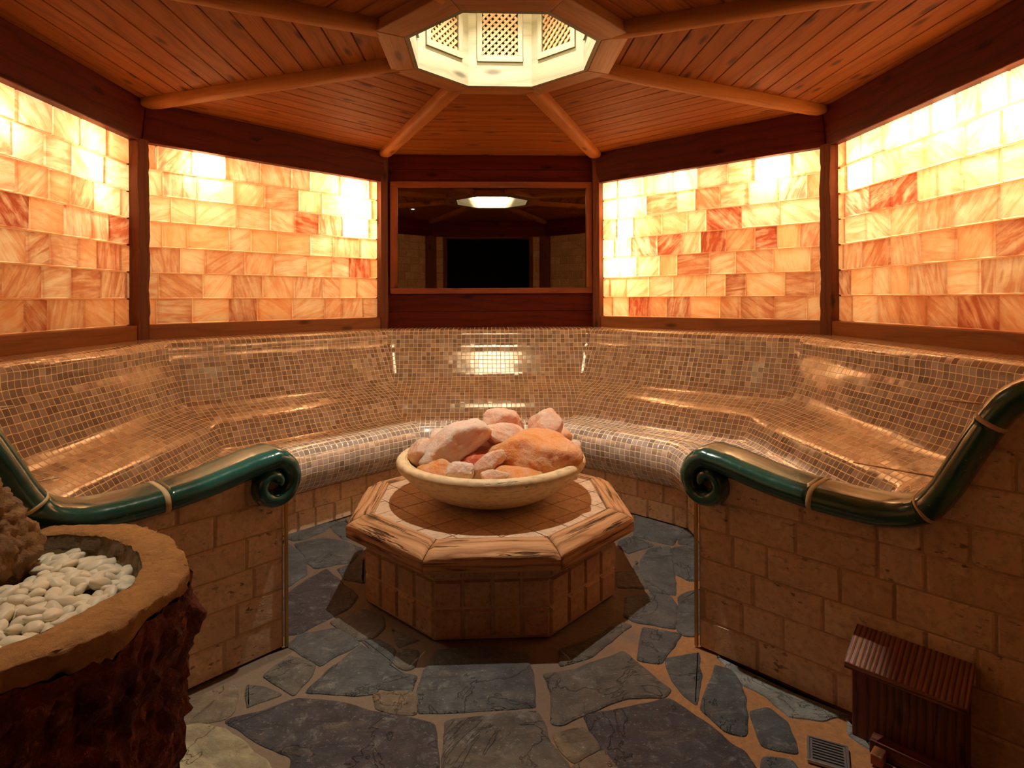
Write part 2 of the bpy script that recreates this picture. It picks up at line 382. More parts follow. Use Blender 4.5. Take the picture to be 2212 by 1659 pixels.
# passage behind the doorway
mb = MB()
for c in ([(-1.0, -4.9, 0), (-.86, -4.9, 0), (-.86, -2.75, 0), (-1.0, -2.75, 0)], [(.86, -4.9, 0), (1., -4.9, 0), (1., -2.75, 0), (.86, -2.75, 0)], [(-1., -5.1, 0), (1., -5.1, 0), (1., -4.9, 0), (-1., -4.9, 0)]):
    mb.hexa(c+[(x, y, 2.7) for x, y, z in c], (0, 0, 1), (1, 0, 0))
mb.hexa([(-1, -5.1, 2.66), (1, -5.1, 2.66), (1, -2.74, 2.66), (-1, -2.74, 2.66), (-1, -5.1, 2.76), (1, -5.1, 2.76), (1, -2.74, 2.76), (-1, -2.74, 2.76)], (0, 1, 0), (1, 0, 0))
structure(mb.build('wall_passage', M['unlit']))  # walls coloured near-black for the unlit passage
mb = MB()
for s0, s1, z0, z1 in ((-.80, -.735, 0, 2.62), (.735, .80, 0, 2.62), (-.735, .735, 2.55, 2.62)):
    s0_, s1_ = s0, s1
    mb.hexa(boxpts(270, s0_*1.0+(-.0), s1_, 2.47, 2.60, z0, z1), (0, 0, 1) if z0 == 0 else (1, 0, 0))
# keep the frame clear of the lens: legs sit at the wall, the opening is wide enough
structure(mb.build('door_1', M['post'], bevel=.004))

# ---------------------------------------------------------------- floor
STONES = [
[[[-1.212,-1.045],[-1.058,-0.902],[-1.023,-0.92],[-0.974,-1.058],[-0.993,-1.092],[-1.149,-1.124],[-1.208,-1.14]],2],
[[[-1.146,-1.137],[-1.091,-1.12],[-0.971,-1.152],[-0.883,-1.213],[-0.77,-1.307],[-0.726,-1.374],[-1.126,-1.405],[-1.198,-1.239]],4],
[[[-0.978,-0.918],[-0.921,-0.929],[-0.84,-0.973],[-0.931,-1.039]],3],
[[[-0.936,-0.859],[-0.884,-0.728],[-0.762,-0.79],[-0.759,-0.877],[-0.785,-0.975],[-0.861,-0.913]],3],
[[[-0.684,-0.821],[-0.598,-0.666],[-0.454,-0.788],[-0.478,-0.984],[-0.557,-0.991],[-0.739,-0.962]],0],
[[[-0.455,-0.815],[-0.387,-0.879],[-0.338,-0.89],[-0.349,-0.975],[-0.468,-0.957]],0],
[[[-0.483,-0.987],[-0.353,-0.982],[-0.324,-1.011],[-0.318,-1.105],[-0.396,-1.094],[-0.463,-1.07]],2],
[[[-0.972,-1.106],[-0.829,-1.037],[-0.771,-1.003],[-0.618,-1.025],[-0.484,-1.083],[-0.369,-1.117],[-0.242,-1.164],[-0.21,-1.451],[-0.667,-1.428],[-0.689,-1.283],[-0.793,-1.242]],1],
[[[-0.317,-0.965],[-0.308,-0.858],[-0.266,-0.713],[-0.038,-0.705],[0.107,-0.761],[0.119,-0.963],[0.114,-1.092],[-0.12,-1.102],[-0.303,-1.099]],0],
[[[0.171,-0.908],[0.303,-0.881],[0.512,-0.773],[0.577,-0.912],[0.634,-1.022],[0.603,-1.059],[0.456,-1.059],[0.352,-1.105],[0.195,-1.186],[0.17,-1.178],[0.189,-1.03]],3],
[[[-0.203,-1.152],[0.025,-1.116],[0.117,-1.114],[0.135,-1.176],[0.145,-1.26],[0.194,-1.367],[0.183,-1.471],[-0.192,-1.452]],3],
[[[0.166,-1.236],[0.272,-1.203],[0.31,-1.298],[0.221,-1.357],[0.184,-1.31]],2],
[[[0.287,-1.15],[0.455,-1.11],[0.614,-1.074],[0.715,-1.219],[0.749,-1.309],[0.781,-1.34],[0.785,-1.419],[0.726,-1.546],[0.374,-1.528],[0.331,-1.374]],1],
[[[0.218,-1.374],[0.324,-1.317],[0.369,-1.429],[0.351,-1.503],[0.188,-1.495]],2],
[[[0.679,-0.829],[0.751,-0.814],[0.824,-0.799],[0.784,-0.94],[0.705,-1.101],[0.686,-1.07],[0.663,-0.967]],0],
[[[0.86,-0.884],[0.928,-0.931],[0.901,-1.066],[0.873,-1.153],[0.812,-1.269],[0.759,-1.241],[0.717,-1.138],[0.767,-1.044],[0.825,-0.959]],0],
[[[0.887,-1.153],[0.956,-1.143],[0.989,-1.213],[0.944,-1.354],[0.853,-1.32]],0],
[[[0.897,-0.831],[0.989,-0.951],[1.129,-1.108],[1.22,-1.191],[1.118,-1.207],[1.012,-1.188],[0.989,-1.086],[0.923,-1.005]],5],
[[[1.208,-1.211],[1.231,-1.321],[1.204,-1.356],[1.177,-1.275]],5],
[[[0.831,-1.366],[0.918,-1.387],[0.915,-1.457],[0.779,-1.476]],0],
[[[-1.333,0.578],[-1.243,0.672],[-1.1,0.769],[-1.051,0.784],[-1.103,0.63],[-1.175,0.505],[-1.246,0.478]],0],
[[[-1.359,0.352],[-1.307,0.497],[-1.212,0.372],[-1.104,0.227],[-1.033,0.022],[-1.099,-0.133],[-1.157,-0.213]],0],
[[[-1.219,0.431],[-1.079,0.516],[-0.936,0.461],[-0.794,0.335],[-0.821,0.159],[-1.004,0.093],[-1.066,0.172]],0],
[[[-1.087,0.715],[-1.006,0.818],[-0.878,0.473],[-0.943,0.492],[-1.001,0.575]],0],
[[[-1.125,-0.304],[-1.071,-0.218],[-1.012,-0.049],[-0.94,0.077],[-0.849,-0.047],[-0.704,-0.238],[-0.722,-0.354],[-0.8,-0.44],[-0.89,-0.553],[-0.967,-0.573],[-1.018,-0.602]],1],
[[[-0.879,0.074],[-0.758,0.181],[-0.704,-0.088],[-0.801,-0.049]],0],
[[[-0.775,-0.468],[-0.662,-0.366],[-0.546,-0.436],[-0.526,-0.523],[-0.552,-0.603],[-0.612,-0.631],[-0.701,-0.547]],3],
[[[-0.593,-0.64],[-0.531,-0.628],[-0.444,-0.715],[-0.453,-0.791],[-0.518,-0.746]],0],
[[[-0.481,-0.551],[-0.36,-0.637],[-0.431,-0.686]],3],
[[[-0.918,-0.645],[-0.874,-0.562],[-0.75,-0.528],[-0.676,-0.581],[-0.608,-0.654],[-0.736,-0.797]],0],
[[[-0.446,-0.785],[-0.427,-0.716],[-0.35,-0.72],[-0.354,-0.83],[-0.38,-0.849]],3],
[[[0.961,0.78],[1.211,0.533],[1.056,0.29],[0.867,0.438]],0],
[[[1.212,0.516],[1.298,0.43],[1.237,0.265],[1.109,0.302],[1.125,0.408]],0],
[[[0.75,0.367],[0.861,0.438],[0.942,0.296],[0.77,0.191],[0.734,0.293]],0],
[[[0.828,0.12],[0.933,0.267],[1.035,0.262],[0.889,-0.303],[0.772,-0.266],[0.771,-0.053]],0],
[[[1.048,0.246],[1.242,0.279],[1.083,-0.152],[1.005,-0.159],[0.964,-0.087]],0],
[[[0.777,-0.287],[0.848,-0.321],[0.86,-0.41],[0.786,-0.61],[0.621,-0.542],[0.585,-0.496],[0.636,-0.32]],0],
[[[0.906,-0.314],[1.047,-0.249],[0.865,-0.67],[0.817,-0.668],[0.794,-0.626]],0],
[[[0.646,-0.046],[0.728,-0.051],[0.786,0.07],[0.761,-0.233],[0.619,-0.215]],3],
[[[0.649,-0.594],[0.795,-0.651],[0.645,-0.856],[0.564,-0.831],[0.613,-0.696]],0],
[[[0.247,-0.751],[0.454,-0.633],[0.545,-0.546],[0.594,-0.574],[0.362,-0.8],[0.243,-0.848]],3]]
def smooth_poly(pts, jit):
    out = []
    for i in range(len(pts)):
        a, b = Vector(pts[i]), Vector(pts[(i+1) % len(pts)]); d = (b-a); L = d.length
        n = max(2, int(L/.014))
        for j in range(n):
            t = j/n; p = a+d*t; nn = Vector((-d.y, d.x)).normalized() if L > 0 else Vector((0, 0))
            off = jit*(noise.noise(Vector((p.x*14, p.y*14, 3)))*1.0+noise.noise(Vector((p.x*45, p.y*45, 9)))*.6)
            out.append(p+nn*off)
    for _ in range(2):
        q = []
        for i in range(len(out)):
            a, b, c = out[i-1], out[i], out[(i+1) % len(out)]; q.append((a+b*2+c)/4)
        out = q
    return out
def grow(poly, d):
    res = []; n = len(poly); P_ = [Vector(p) for p in poly]
    for i in range(n):
        a = (P_[i]-P_[i-1]).normalized(); b = (P_[(i+1) % n]-P_[i]).normalized(); na = Vector((a.y, -a.x)); nb = Vector((b.y, -b.x)); m = na+nb
        m = m.normalized() if m.length > .1 else na; res.append(tuple(P_[i]+m*d/max(.5, m.dot(na))))
    return res
def inside(p, poly):
    c = False; j = len(poly)-1
    for i in range(len(poly)):
        if (poly[i][1] > p[1]) != (poly[j][1] > p[1]) and p[0] < (poly[j][0]-poly[i][0])*(p[1]-poly[i][1])/(poly[j][1]-poly[i][1])+poly[i][0]: c = not c
        j = i
    return c
def area2(p): return sum(p[i-1][0]*p[i][1]-p[i][0]*p[i-1][1] for i in range(len(p)))
def stone(mb, poly, kind, h=0.):
    if area2(poly) < 0: poly = poly[::-1]
    o = smooth_poly(grow(poly, .011), .010)
    c = Vector((sum(p.x for p in o)/len(o), sum(p.y for p in o)/len(o)))
    col = ({0: .05, 1: .25, 2: .45, 3: .65, 4: .85, 5: .97}[kind], random.random(), random.random())
    def inset(d): 
        res = []
        for i in range(len(o)):
            a, b = o[i-1], o[(i+1) % len(o)]; d_ = (b-a); nn = Vector((-d_.y, d_.x)); nn = nn.normalized() if nn.length > 0 else nn
            res.append(o[i]+nn*d)
        return res
    i1 = inset(.004); i2 = inset(.012)
    ro = [mb.vert((p.x, p.y, -.012)) for p in o]; r1 = [mb.vert((p.x, p.y, -.004+h)) for p in i1]; r2 = [mb.vert((p.x, p.y, h)) for p in i2]
    L = len(o)
    for A, B, pa, pb in ((ro, r1, o, i1), (r1, r2, i1, i2)):
        for i in range(L):
            j = (i+1) % L; mb.face((A[i], A[j], B[j], B[i]), [tuple(pa[i]), tuple(pa[j]), tuple(pb[j]), tuple(pb[i])], col, 1)
    mb.face(r2, [tuple(p) for p in i2], col, 1)
mb = MB()
mb.poly([(-3.1, -5.2, -.007), (3.1, -5.2, -.007), (3.1, 3.1, -.007), (-3.1, 3.1, -.007)], [(-3.1, -5.2), (3.1, -5.2), (3.1, 3.1), (-3.1, 3.1)])
mb.hexa([(-3.1, -5.2, -.1), (3.1, -5.2, -.1), (3.1, 3.1, -.1), (-3.1, 3.1, -.1), (-3.1, -5.2, -.02), (3.1, -5.2, -.02), (3.1, 3.1, -.02), (-3.1, 3.1, -.02)], (1, 0, 0))
for poly, kind in STONES: stone(mb, [tuple(p) for p in poly], kind, random.uniform(-.001, .0015))
VIS = [(-1.34, .54), (-1.0, .96), (.99, .94), (1.26, .58), (.81, -.72), (1.27, -1.25), (1.2, -1.5), (-1.16, -1.42), (-1.25, -.95), (-.93, -.68)]
seeds = []
rr = random.Random(5)
for _ in range(3000):
    p = (rr.uniform(-2.6, 2.6), rr.uniform(-4.8, 1.5))
    if all((p[0]-q[0])**2+(p[1]-q[1])**2 > .30**2 for q in seeds): seeds.append(p)
for i, s in enumerate(seeds):
    poly = [(s[0]-.5, s[1]-.5), (s[0]+.5, s[1]-.5), (s[0]+.5, s[1]+.5), (s[0]-.5, s[1]+.5)]
    for j, q in enumerate(seeds):
        if i == j or abs(q[0]-s[0]) > 1 or abs(q[1]-s[1]) > 1: continue
        mx, my = (s[0]+q[0])/2, (s[1]+q[1])/2; dx, dy = q[0]-s[0], q[1]-s[1]; L = math.hypot(dx, dy); dx /= L; dy /= L; mx -= dx*.014; my -= dy*.014
        new = []
        for a in range(len(poly)):
            A, B = poly[a], poly[(a+1) % len(poly)]; da = (A[0]-mx)*dx+(A[1]-my)*dy; db = (B[0]-mx)*dx+(B[1]-my)*dy
            if da <= 0: new.append(A)
            if da*db < 0: t = da/(da-db); new.append((A[0]+(B[0]-A[0])*t, A[1]+(B[1]-A[1])*t))
        poly = new
        if len(poly) < 3: break
    if len(poly) < 3: continue
    c = (sum(p[0] for p in poly)/len(poly), sum(p[1] for p in poly)/len(poly))
    if inside(c, VIS) or any(inside(p, VIS) for p in poly) or any(inside(c, [tuple(x) for x in st[0]]) for st in STONES) or any(inside(p, [tuple(x) for x in st[0]]) for st in STONES for p in poly): continue
    stone(mb, poly, rr.choice([0, 0, 1, 2, 3, 3]), -.002)
structure(mb.build('floor', [M['floormortar'], M['flag']]))

# ---------------------------------------------------------------- ceiling boards
mb = MB()
T = .41421356; CZ = 2.86
for sn, k in SIDES.items():
    n, t = side(k)
    r = .60
    while r < 2.52:
        wd = random.uniform(.125, .145); r1 = min(r+wd, 2.53)
        c = cols(); e = .005; L = 2.2
        a0, a1 = T*r, T*r1; zb = CZ+random.uniform(-.001, .001)
        base = [P(k, -a0, r, CZ+.012), P(k, a0, r, CZ+.012), P(k, a1, r1, CZ+.012), P(k, -a1, r1, CZ+.012)]
        low = [P(k, -a0-e*T, r+e, zb), P(k, a0+e*T, r+e, zb), P(k, a1-e*T, r1-e, zb), P(k, -a1+e*T, r1-e, zb)]
        def uvf(p): return (p.dot(t), p.dot(n))
        mb.poly(low, [uvf(p) for p in low], c)
        for i in range(4):
            j = (i+1) % 4; q = [base[i], base[j], low[j], low[i]]; mb.poly(q, [uvf(p) for p in q], c)
        r = r1
    q = ringpts(k, .6, 2.98, CZ+.011, CZ+.10); mb.hexa(q, t, n, col=(.9, .5, .5))
structure(mb.build('ceiling', M['plank']))

# ---------------------------------------------------------------- ceiling ribs, ring, lantern
RIBN = {22.5+45*i: None for i in range(8)}
RIBL = {112.5: 'short-looking pine ceiling rib running to the left end of the mirror wall',
        67.5: 'short-looking pine ceiling rib running to the right end of the mirror wall',
        157.5: 'long pine ceiling rib ending above the rough post between the two left salt walls',
        22.5: 'long pine ceiling rib ending above the rough post between the two right salt walls',
        202.5: 'pine ceiling rib at the top left edge of the photo, left of the roof opening',
        337.5: 'pine ceiling rib at the top right edge of the photo, right of the roof opening',
        247.5: 'pine ceiling rib left of the doorway, seen only in the mirror',
        292.5: 'pine ceiling rib right of the doorway, seen only in the mirror'}
for a, lab in RIBL.items():
    d = Vector((math.cos(math.radians(a)), math.sin(math.radians(a)), 0)); sd = Vector((-d.y, d.x, 0))
    mb = MB(); N = 26; K = 11; col = cols(); R0, R1 = .56/math.cos(PI/8), 2.66
    rows = []
    for i in range(N+1):
        f = i/N; R = R0+(R1-R0)*f
        wv = .062*(1+.05*noise.noise(Vector((R*2.3, a, 0)))); dp = .062*(1+.06*noise.noise(Vector((R*2.0, a, 5))))
        if f > .93: dp *= math.sqrt(max(.12, 1-((f-.93)/.07)**2))
        row = []
        for j in range(K+1):
            th = PI*j/K; x = math.cos(th); y = math.sin(th)
            x = math.copysign(abs(x)**.75, x); y = y**.6
            row.append((d*R+sd*(wv*x)+Vector((0, 0, CZ+.004-dp*y)), (R, wv*x*1.3)))
        rows.append(row)
    ids = [[mb.vert(p) for p, u in row] for row in rows]
    for i in range(N):
        for j in range(K): mb.face((ids[i][j], ids[i+1][j], ids[i+1][j+1], ids[i][j+1]), [rows[i][j][1], rows[i+1][j][1], rows[i+1][j+1][1], rows[i][j+1][1]], col)
    mb.face(ids[N], [(u[0], u[1]) for p, u in rows[N]], col); mb.face(ids[0][::-1], [(u[0], u[1]) for p, u in rows[0][::-1]], col)
    o = mb.build('ceiling_rib', M['rib'], smooth=True, merge=True)
    tag(o, lab, 'ceiling beam', 'pine ribs under the ceiling')

SKC = Vector((.04, -.02, 0))
lan = empty('roof_lantern', (.04, -.02, 2.80), 'eight-sided roof lantern of pale wood with small lattice windows, over the stone table', 'roof lantern')
def SP(k, s, r, z): return SKC + P(k, s, r, z)
for k in SIDES.values():
    n, t = side(k); T_ = T
    mb = MB(); r0, r1 = .500, .635; e = .0015
    c = [SP(k, -T_*r0+e, r0, 2.80), SP(k, T_*r0-e, r0, 2.80), SP(k, T_*r1-e, r1, 2.805), SP(k, -T_*r1+e, r1, 2.805), SP(k, -T_*r0+e, r0, 2.875), SP(k, T_*r0-e, r0, 2.875), SP(k, T_*r1-e, r1, 2.875), SP(k, -T_*r1+e, r1, 2.875)]
    mb.hexa(c, t, n); mb.build('ring_board', M['ring'], lan, bevel=.004)
    # shaft wall with a window hole
    mb = MB(); R0, R1 = .475, .499; zb, zt = 2.802, 3.86; hw = .118; w0, w1 = 2.985, 3.33; hs0 = T*R0; hs1 = T*R1
    def pc(s0, s1, z0, z1, m0=0., m1=0.):
        return [SP(k, s0, R0, z0), SP(k, s1, R0, z0), SP(k, s1+m1, R1, z0), SP(k, s0-m0, R1, z0), SP(k, s0, R0, z1), SP(k, s1, R0, z1), SP(k, s1+m1, R1, z1), SP(k, s0-m0, R1, z1)]
    m = hs1-hs0
    mb.hexa(pc(-hs0, hs0, zb, w0, m, m), t, n); mb.hexa(pc(-hs0, hs0, w1, zt, m, m), t, n)
    mb.hexa(pc(-hs0, -hw, w0, w1, m, 0), t, n); mb.hexa(pc(hw, hs0, w0, w1, 0, m), t, n)
    wall = mb.build('shaft_panel', M['pale'], lan)
    mb = MB(); f0, f1 = .462, .477; fw = .034; cc_ = cols
    def fr(s0, s1, z0, z1, U): mb.hexa([SP(k, s0, f0, z0), SP(k, s1, f0, z0), SP(k, s1, f1, z0), SP(k, s0, f1, z0), SP(k, s0, f0, z1), SP(k, s1, f0, z1), SP(k, s1, f1, z1), SP(k, s0, f1, z1)], U)
    H = .142
    fr(-H, H, w0-.036, w0+.004, t); fr(-H, H, w1-.004, w1+.036, t); fr(-H, -H+.032, w0+.004, w1-.004, (0, 0, 1)); fr(H-.032, H, w0+.004, w1-.004, (0, 0, 1))
    fo = mb.build('window_frame', M['pale'], wall, bevel=.003)
    mb = MB(); X0, X1, Z0, Z1 = -.112, .112, w0+.002, w1-.002
    for dr, rr0 in ((1, .482), (-1, .489)):
        c_ = -.6
        while c_ < .6:
            # line z - zc = dr*(s) + c_
            pts = []
            zc = (Z0+Z1)/2
            for s_ in (X0, X1):
                z_ = zc+dr*s_+c_
                if Z0 <= z_ <= Z1: pts.append((s_, z_))
            for z_ in (Z0, Z1):
                s_ = (z_-zc-c_)/dr
                if X0 < s_ < X1: pts.append((s_, z_))
            if len(pts) >= 2:
                (a, b), (c2, d2) = pts[0], pts[1]; L = math.hypot(c2-a, d2-b)
                if L > .03:
                    ux, uz = (c2-a)/L, (d2-b)/L; px, pz = -uz*.0075, ux*.0075
                    q = [(a+px, b+pz), (c2+px, d2+pz), (c2-px, d2-pz), (a-px, b-pz)]
                    mb.hexa([SP(k, x, rr0, z) for x, z in q]+[SP(k, x, rr0+.007, z) for x, z in q], t*ux+Vector((0, 0, uz)))
            c_ += .043
    mb.build('lattice', M['lattice'], wall)
    mb = MB(); mb.hexa([SP(k, -.16, .56, 2.92), SP(k, .16, .56, 2.92), SP(k, .16, .57, 2.92), SP(k, -.16, .57, 2.92), SP(k, -.16, .56, 3.4), SP(k, .16, .56, 3.4), SP(k, .16, .57, 3.4), SP(k, -.16, .57, 3.4)], t)
    mb.build('window_dark_sheet', M['unlit'], wall)  # sheet painted near-black for the darkness behind the lattice
mb = MB(); tp = [SP(k, T*.505, .505, 3.86) for k in (0, 45, 90, 135, 180, 225, 270, 315)]; tq = [p+Vector((0, 0, .04)) for p in tp]
# octagonal lid
ia = [mb.vert(p) for p in tp]; ib = [mb.vert(p) for p in tq]
mb.face(ia, [(p.x, p.y) for p in tp]); mb.face(ib[::-1], [(p.x, p.y) for p in tq[::-1]])
for i in range(8): j = (i+1) % 8; mb.face((ia[i], ib[i], ib[j], ia[j]), [(i*.4, 0), (i*.4, .04), (i*.4+.4, .04), (i*.4+.4, 0)])
mb.build('lantern_roof', M['header'], lan)
# small spotlight can in the lantern
def lathe(mb, prof, cx, cy, cz, N=48, col=None, mi=0, ph=0.):
    col = col or cols(); rows = []
    for r, z in prof: rows.append([mb.vert((cx+r*math.cos(2*PI*i/N+ph), cy+r*math.sin(2*PI*i/N+ph), cz+z)) for i in range(N)])
    L = 0
    for a in range(len(prof)-1):
        dl = math.hypot(prof[a+1][0]-prof[a][0], prof[a+1][1]-prof[a][1])
        for i in range(N):
            j = (i+1) % N; u0, u1 = i/N*1.6, (i+1)/N*1.6
            mb.face((rows[a][i], rows[a][j], rows[a+1][j], rows[a+1][i]), [(u0, L), (u1, L), (u1, L+dl), (u0, L+dl)], col, mi)
        L += dl
    return rows
mb = MB(); lathe(mb, [(.001, .07), (.035, .07), (.035, -.005), (.03, -.005), (.03, .02), (.001, .03)], .03, -.02, 3.76, 24); mb.build('spot_can', M['steel'], lan)
# recessed spotlight above the basin (shows in the mirror)
g = G('lamp_glow'); em = g.n('Emission', Color=(1, .93, .8), Strength=30.); g.nt.links.new(em.outputs[0], g.out.inputs[0]); M['glow'] = g.m
dl_ = empty('ceiling_downlight', (-1.16, -1.02, 2.86), 'small recessed ceiling spotlight above the stone basin, a bright dot in the mirror', 'lamp')
mb = MB(); lathe(mb, [(.028, .0), (.030, -.006), (.046, -.007), (.048, .0)], -1.16, -1.02, 2.86, 28); mb.build('trim_ring', M['steel'], dl_, smooth=True)
mb = MB(); lathe(mb, [(.0005, -.002), (.028, -.002)], -1.16, -1.02, 2.86, 24); mb.build('lens', M['glow'], dl_)

# ---------------------------------------------------------------- timber frame
POSN = dict(back='over the mirror', back_left='left of the mirror', left='at the far left of the photo', right='at the far right of the photo', back_right='right of the mirror', front_left='over the basin, behind the viewer', front='over the doorway behind the viewer', front_right='right of the doorway behind the viewer')
for sn, k in SIDES.items():
    n, t = side(k)
    if sn != 'back':
        mb = MB(); c = ringpts(k, 2.44, 2.57, 2.586, 2.86); c[4] = P(k, -T*2.40, 2.40, 2.86); c[5] = P(k, T*2.40, 2.40, 2.86)
        e = t*.002; c = [c[i]+(e if i in (0, 3, 4, 7) else -e) for i in range(8)]
        o = mb; o.hexa(c, t, n)
        o = mb.build('header_beam', M['header'], bevel=.006)
        tag(o, 'dark red-brown header beam under the ceiling, '+POSN[sn], 'beam', 'dark header beams around the room')
    if sn in HOTS:
        mb = MB(); c = ringpts(k, 2.45, 2.56, 1.20, 1.308); c = [c[i]+(t*.035 if i in (0, 3, 4, 7) else -t*.035) for i in range(8)]
        mb.hexa(c, t, n); o = mb.build('sill_rail', M['sill'], bevel=.006)
        tag(o, 'brown wooden rail under the glowing salt wall, '+POSN[sn], 'rail', 'wooden rails under the salt walls')
PL = {112.5: 'dark wooden corner post at the left side of the mirror wall', 67.5: 'dark wooden corner post at the right side of the mirror wall',
      157.5: 'rough dark corner post between the two left salt walls', 22.5: 'rough dark corner post between the two right salt walls',
      202.5: 'corner post in front of the far left salt wall, outside the left edge', 337.5: 'corner post in front of the far right salt wall, outside the right edge',
      247.5: 'corner post left of the doorway, seen only in the mirror', 292.5: 'corner post right of the doorway, seen only in the mirror'}
for a, lab in PL.items():
    d = Vector((math.cos(math.radians(a)), math.sin(math.radians(a)), 0)); sd = Vector((-d.y, d.x, 0))
    mb = MB(); col = cols(); N = 44; hw = .042 if a in (157.5, 22.5) else .030
    z0, z1 = (1.20, 2.60); 
    if a in (247.5, 292.5): z0 = 0; hw = .09
    if a in (202.5, 337.5): z0 = 0
    if a in (112.5, 67.5): z1 = 2.86
    prev = None; F0, F1 = 2.625, 2.72
    for i in range(N+1):
        z = z0+(z1-z0)*i/N
        j1 = .010*noise.noise(Vector((z*9, a, 0)))+.006*noise.noise(Vector((z*26, a, 4))); j2 = .010*noise.noise(Vector((z*9, a, 7)))+.006*noise.noise(Vector((z*26, a, 11)))
        if a not in (157.5, 22.5) or z < 1.31: j1 = j2 = 0
        pts = [d*F0+sd*(-hw+j1), d*F0+sd*(hw+j2), d*F1+sd*(hw+.04), d*F1+sd*(-hw-.04)]
        pts = [p+Vector((0, 0, z)) for p in pts]; ids = [mb.vert(p) for p in pts]
        us = [0, 2*hw, 2*hw+.1, -.1]
        if prev:
            for q in range(4):
                r_ = (q+1) % 4; mb.face((prev[q], prev[r_], ids[r_], ids[q]), [(zp, us[q]), (zp, us[r_]), (z, us[r_]), (z, us[q])], col)
        else: mb.face(ids[::-1], [(0, u) for u in us[::-1]], col)
        prev = ids; zp = z
    mb.face(prev, [(z, u) for u in us], col)
    tag(mb.build('corner_post', M['post'], merge=True), lab, 'post', 'corner posts of the octagonal room')

# ---------------------------------------------------------------- salt walls
DARK = dict(left=[(0.01, 1.98, 0.9), (0.4, 2.19, 0.6), (0.8, 1.94, 0.7), (0.18, 1.75, 0.5), (0.75, 1.76, 0.6), (0.07, 1.63, 0.4), (0.61, 1.6, 0.5), (0.84, 1.57, 0.5), (0.19, 1.43, 0.6), (-.1, 2.3, .5)],
back_left=[(-0.89, 2.48, 0.6), (-0.83, 2.32, 0.5), (-0.2, 2.42, 0.4), (0.01, 2.41, 0.4), (0.34, 2.17, 0.8), (0.5, 2.17, 0.6), (0.76, 1.77, 0.8), (0.76, 2.02, 0.4), (-0.3, 1.44, 0.6), (-0.77, 1.61, 0.35), (-0.8, 1.78, 0.4), (0.52, 1.8, 0.4)],
back_right=[(0.13, 2.15, 0.8), (-0.36, 1.97, 0.8), (0.03, 1.99, 0.9), (0.57, 1.97, 0.9), (0.03, 2.36, 0.5), (-0.5, 1.96, 0.6), (-0.62, 1.41, 0.9), (-0.1, 1.41, 0.6), (0.31, 1.61, 0.6), (0.07, 1.79, 0.5), (0.84, 2.4, 0.6), (0.83, 1.98, 0.4), (-0.95, 2.17, 0.6), (0.42, 1.42, 0.5), (0.87, 1.63, 0.5), (-0.36, 2.33, 0.5)],
right=[(-0.58, 2.22, 0.9), (-0.28, 2.19, 0.8), (-0.89, 2.18, 0.7), (-0.63, 1.86, 0.5), (-0.89, 1.64, 0.6), (-0.13, 2.0, 0.3), (0.46, 1.75, 0.6), (0.23, 1.4, 0.7), (-0.06, 1.49, 0.4), (-0.5, 1.43, 0.3), (0.48, 1.57, 0.4), (-0.28, 1.77, 0.3)])
SLAB = dict(left='glowing backlit salt brick wall at the far left edge, redder than the others', back_left='glowing backlit salt brick wall between the left post and the mirror', back_right='glowing backlit salt brick wall between the mirror and the right post', right='glowing backlit salt brick wall at the far right edge, the brightest one')
for sn in HOTS:
    k = SIDES[sn]; n, t = side(k); th = empty('salt_wall_panel', P(k, 0, 2.5, 1.308), SLAB[sn], 'salt wall', 'backlit salt brick walls')
    mb = MB(); Rf = 2.505; z = 1.308; rows = 7; zt = 2.60; rh = (zt-z)/rows; gp = .0035; ch = .004; W = 1.03
    for r_ in range(rows):
        z0, z1 = z+rh*r_, z+rh*(r_+1); q = -W-random.random()*.12
        while q < W:
            wd = random.choice([.17, .22, .24, .27, .30]); a, b = max(q, -W), min(q+wd, W); q += wd
            if W-q < .08: b = W; q = W
            if b-a < .02: continue
            dk = max([s_ for x, zz, s_ in DARK[sn] if a <= x < b and z0 <= zz < z1] or [0])
            if sn == 'left': dk = max(dk, .15+.2*random.random())
            if dk == 0: dk = max(0, random.uniform(-.30, .38))
            c = (random.random(), dk, random.random())
            o_ = [(a+gp, z0+gp), (b-gp, z0+gp), (b-gp, z1-gp), (a+gp, z1-gp)]; dj = random.uniform(0, .004)
            i_ = [(a+gp+ch, z0+gp+ch), (b-gp-ch, z0+gp+ch), (b-gp-ch, z1-gp-ch), (a+gp+ch, z1-gp-ch)]
            i_ = [(x+random.uniform(-.003, .003), zz+random.uniform(-.003, .003)) for x, zz in i_]
            vo = [mb.vert(P(k, x, Rf+.018, zz)) for x, zz in o_]; vi = [mb.vert(P(k, x, Rf-dj, zz)) for x, zz in i_]
            mb.face(vi, i_, c)
            for i in range(4): j = (i+1) % 4; mb.face((vo[i], vo[j], vi[j], vi[i]), [o_[i], o_[j], i_[j], i_[i]], c)
            # joint strips round the brick
            for (x0, x1, y0, y1) in ((a, b, z0, z0+gp), (a, b, z1-gp, z1), (a, a+gp, z0+gp, z1-gp), (b-gp, b, z0+gp, z1-gp)):
                mb.poly([P(k, x0, Rf+.014, y0), P(k, x1, Rf+.014, y0), P(k, x1, Rf+.014, y1), P(k, x0, Rf+.014, y1)], [(x0, y0), (x1, y0), (x1, y1), (x0, y1)], c, 1)
    mb.build('salt_bricks', [M['salt'], M['saltjoint']], th)

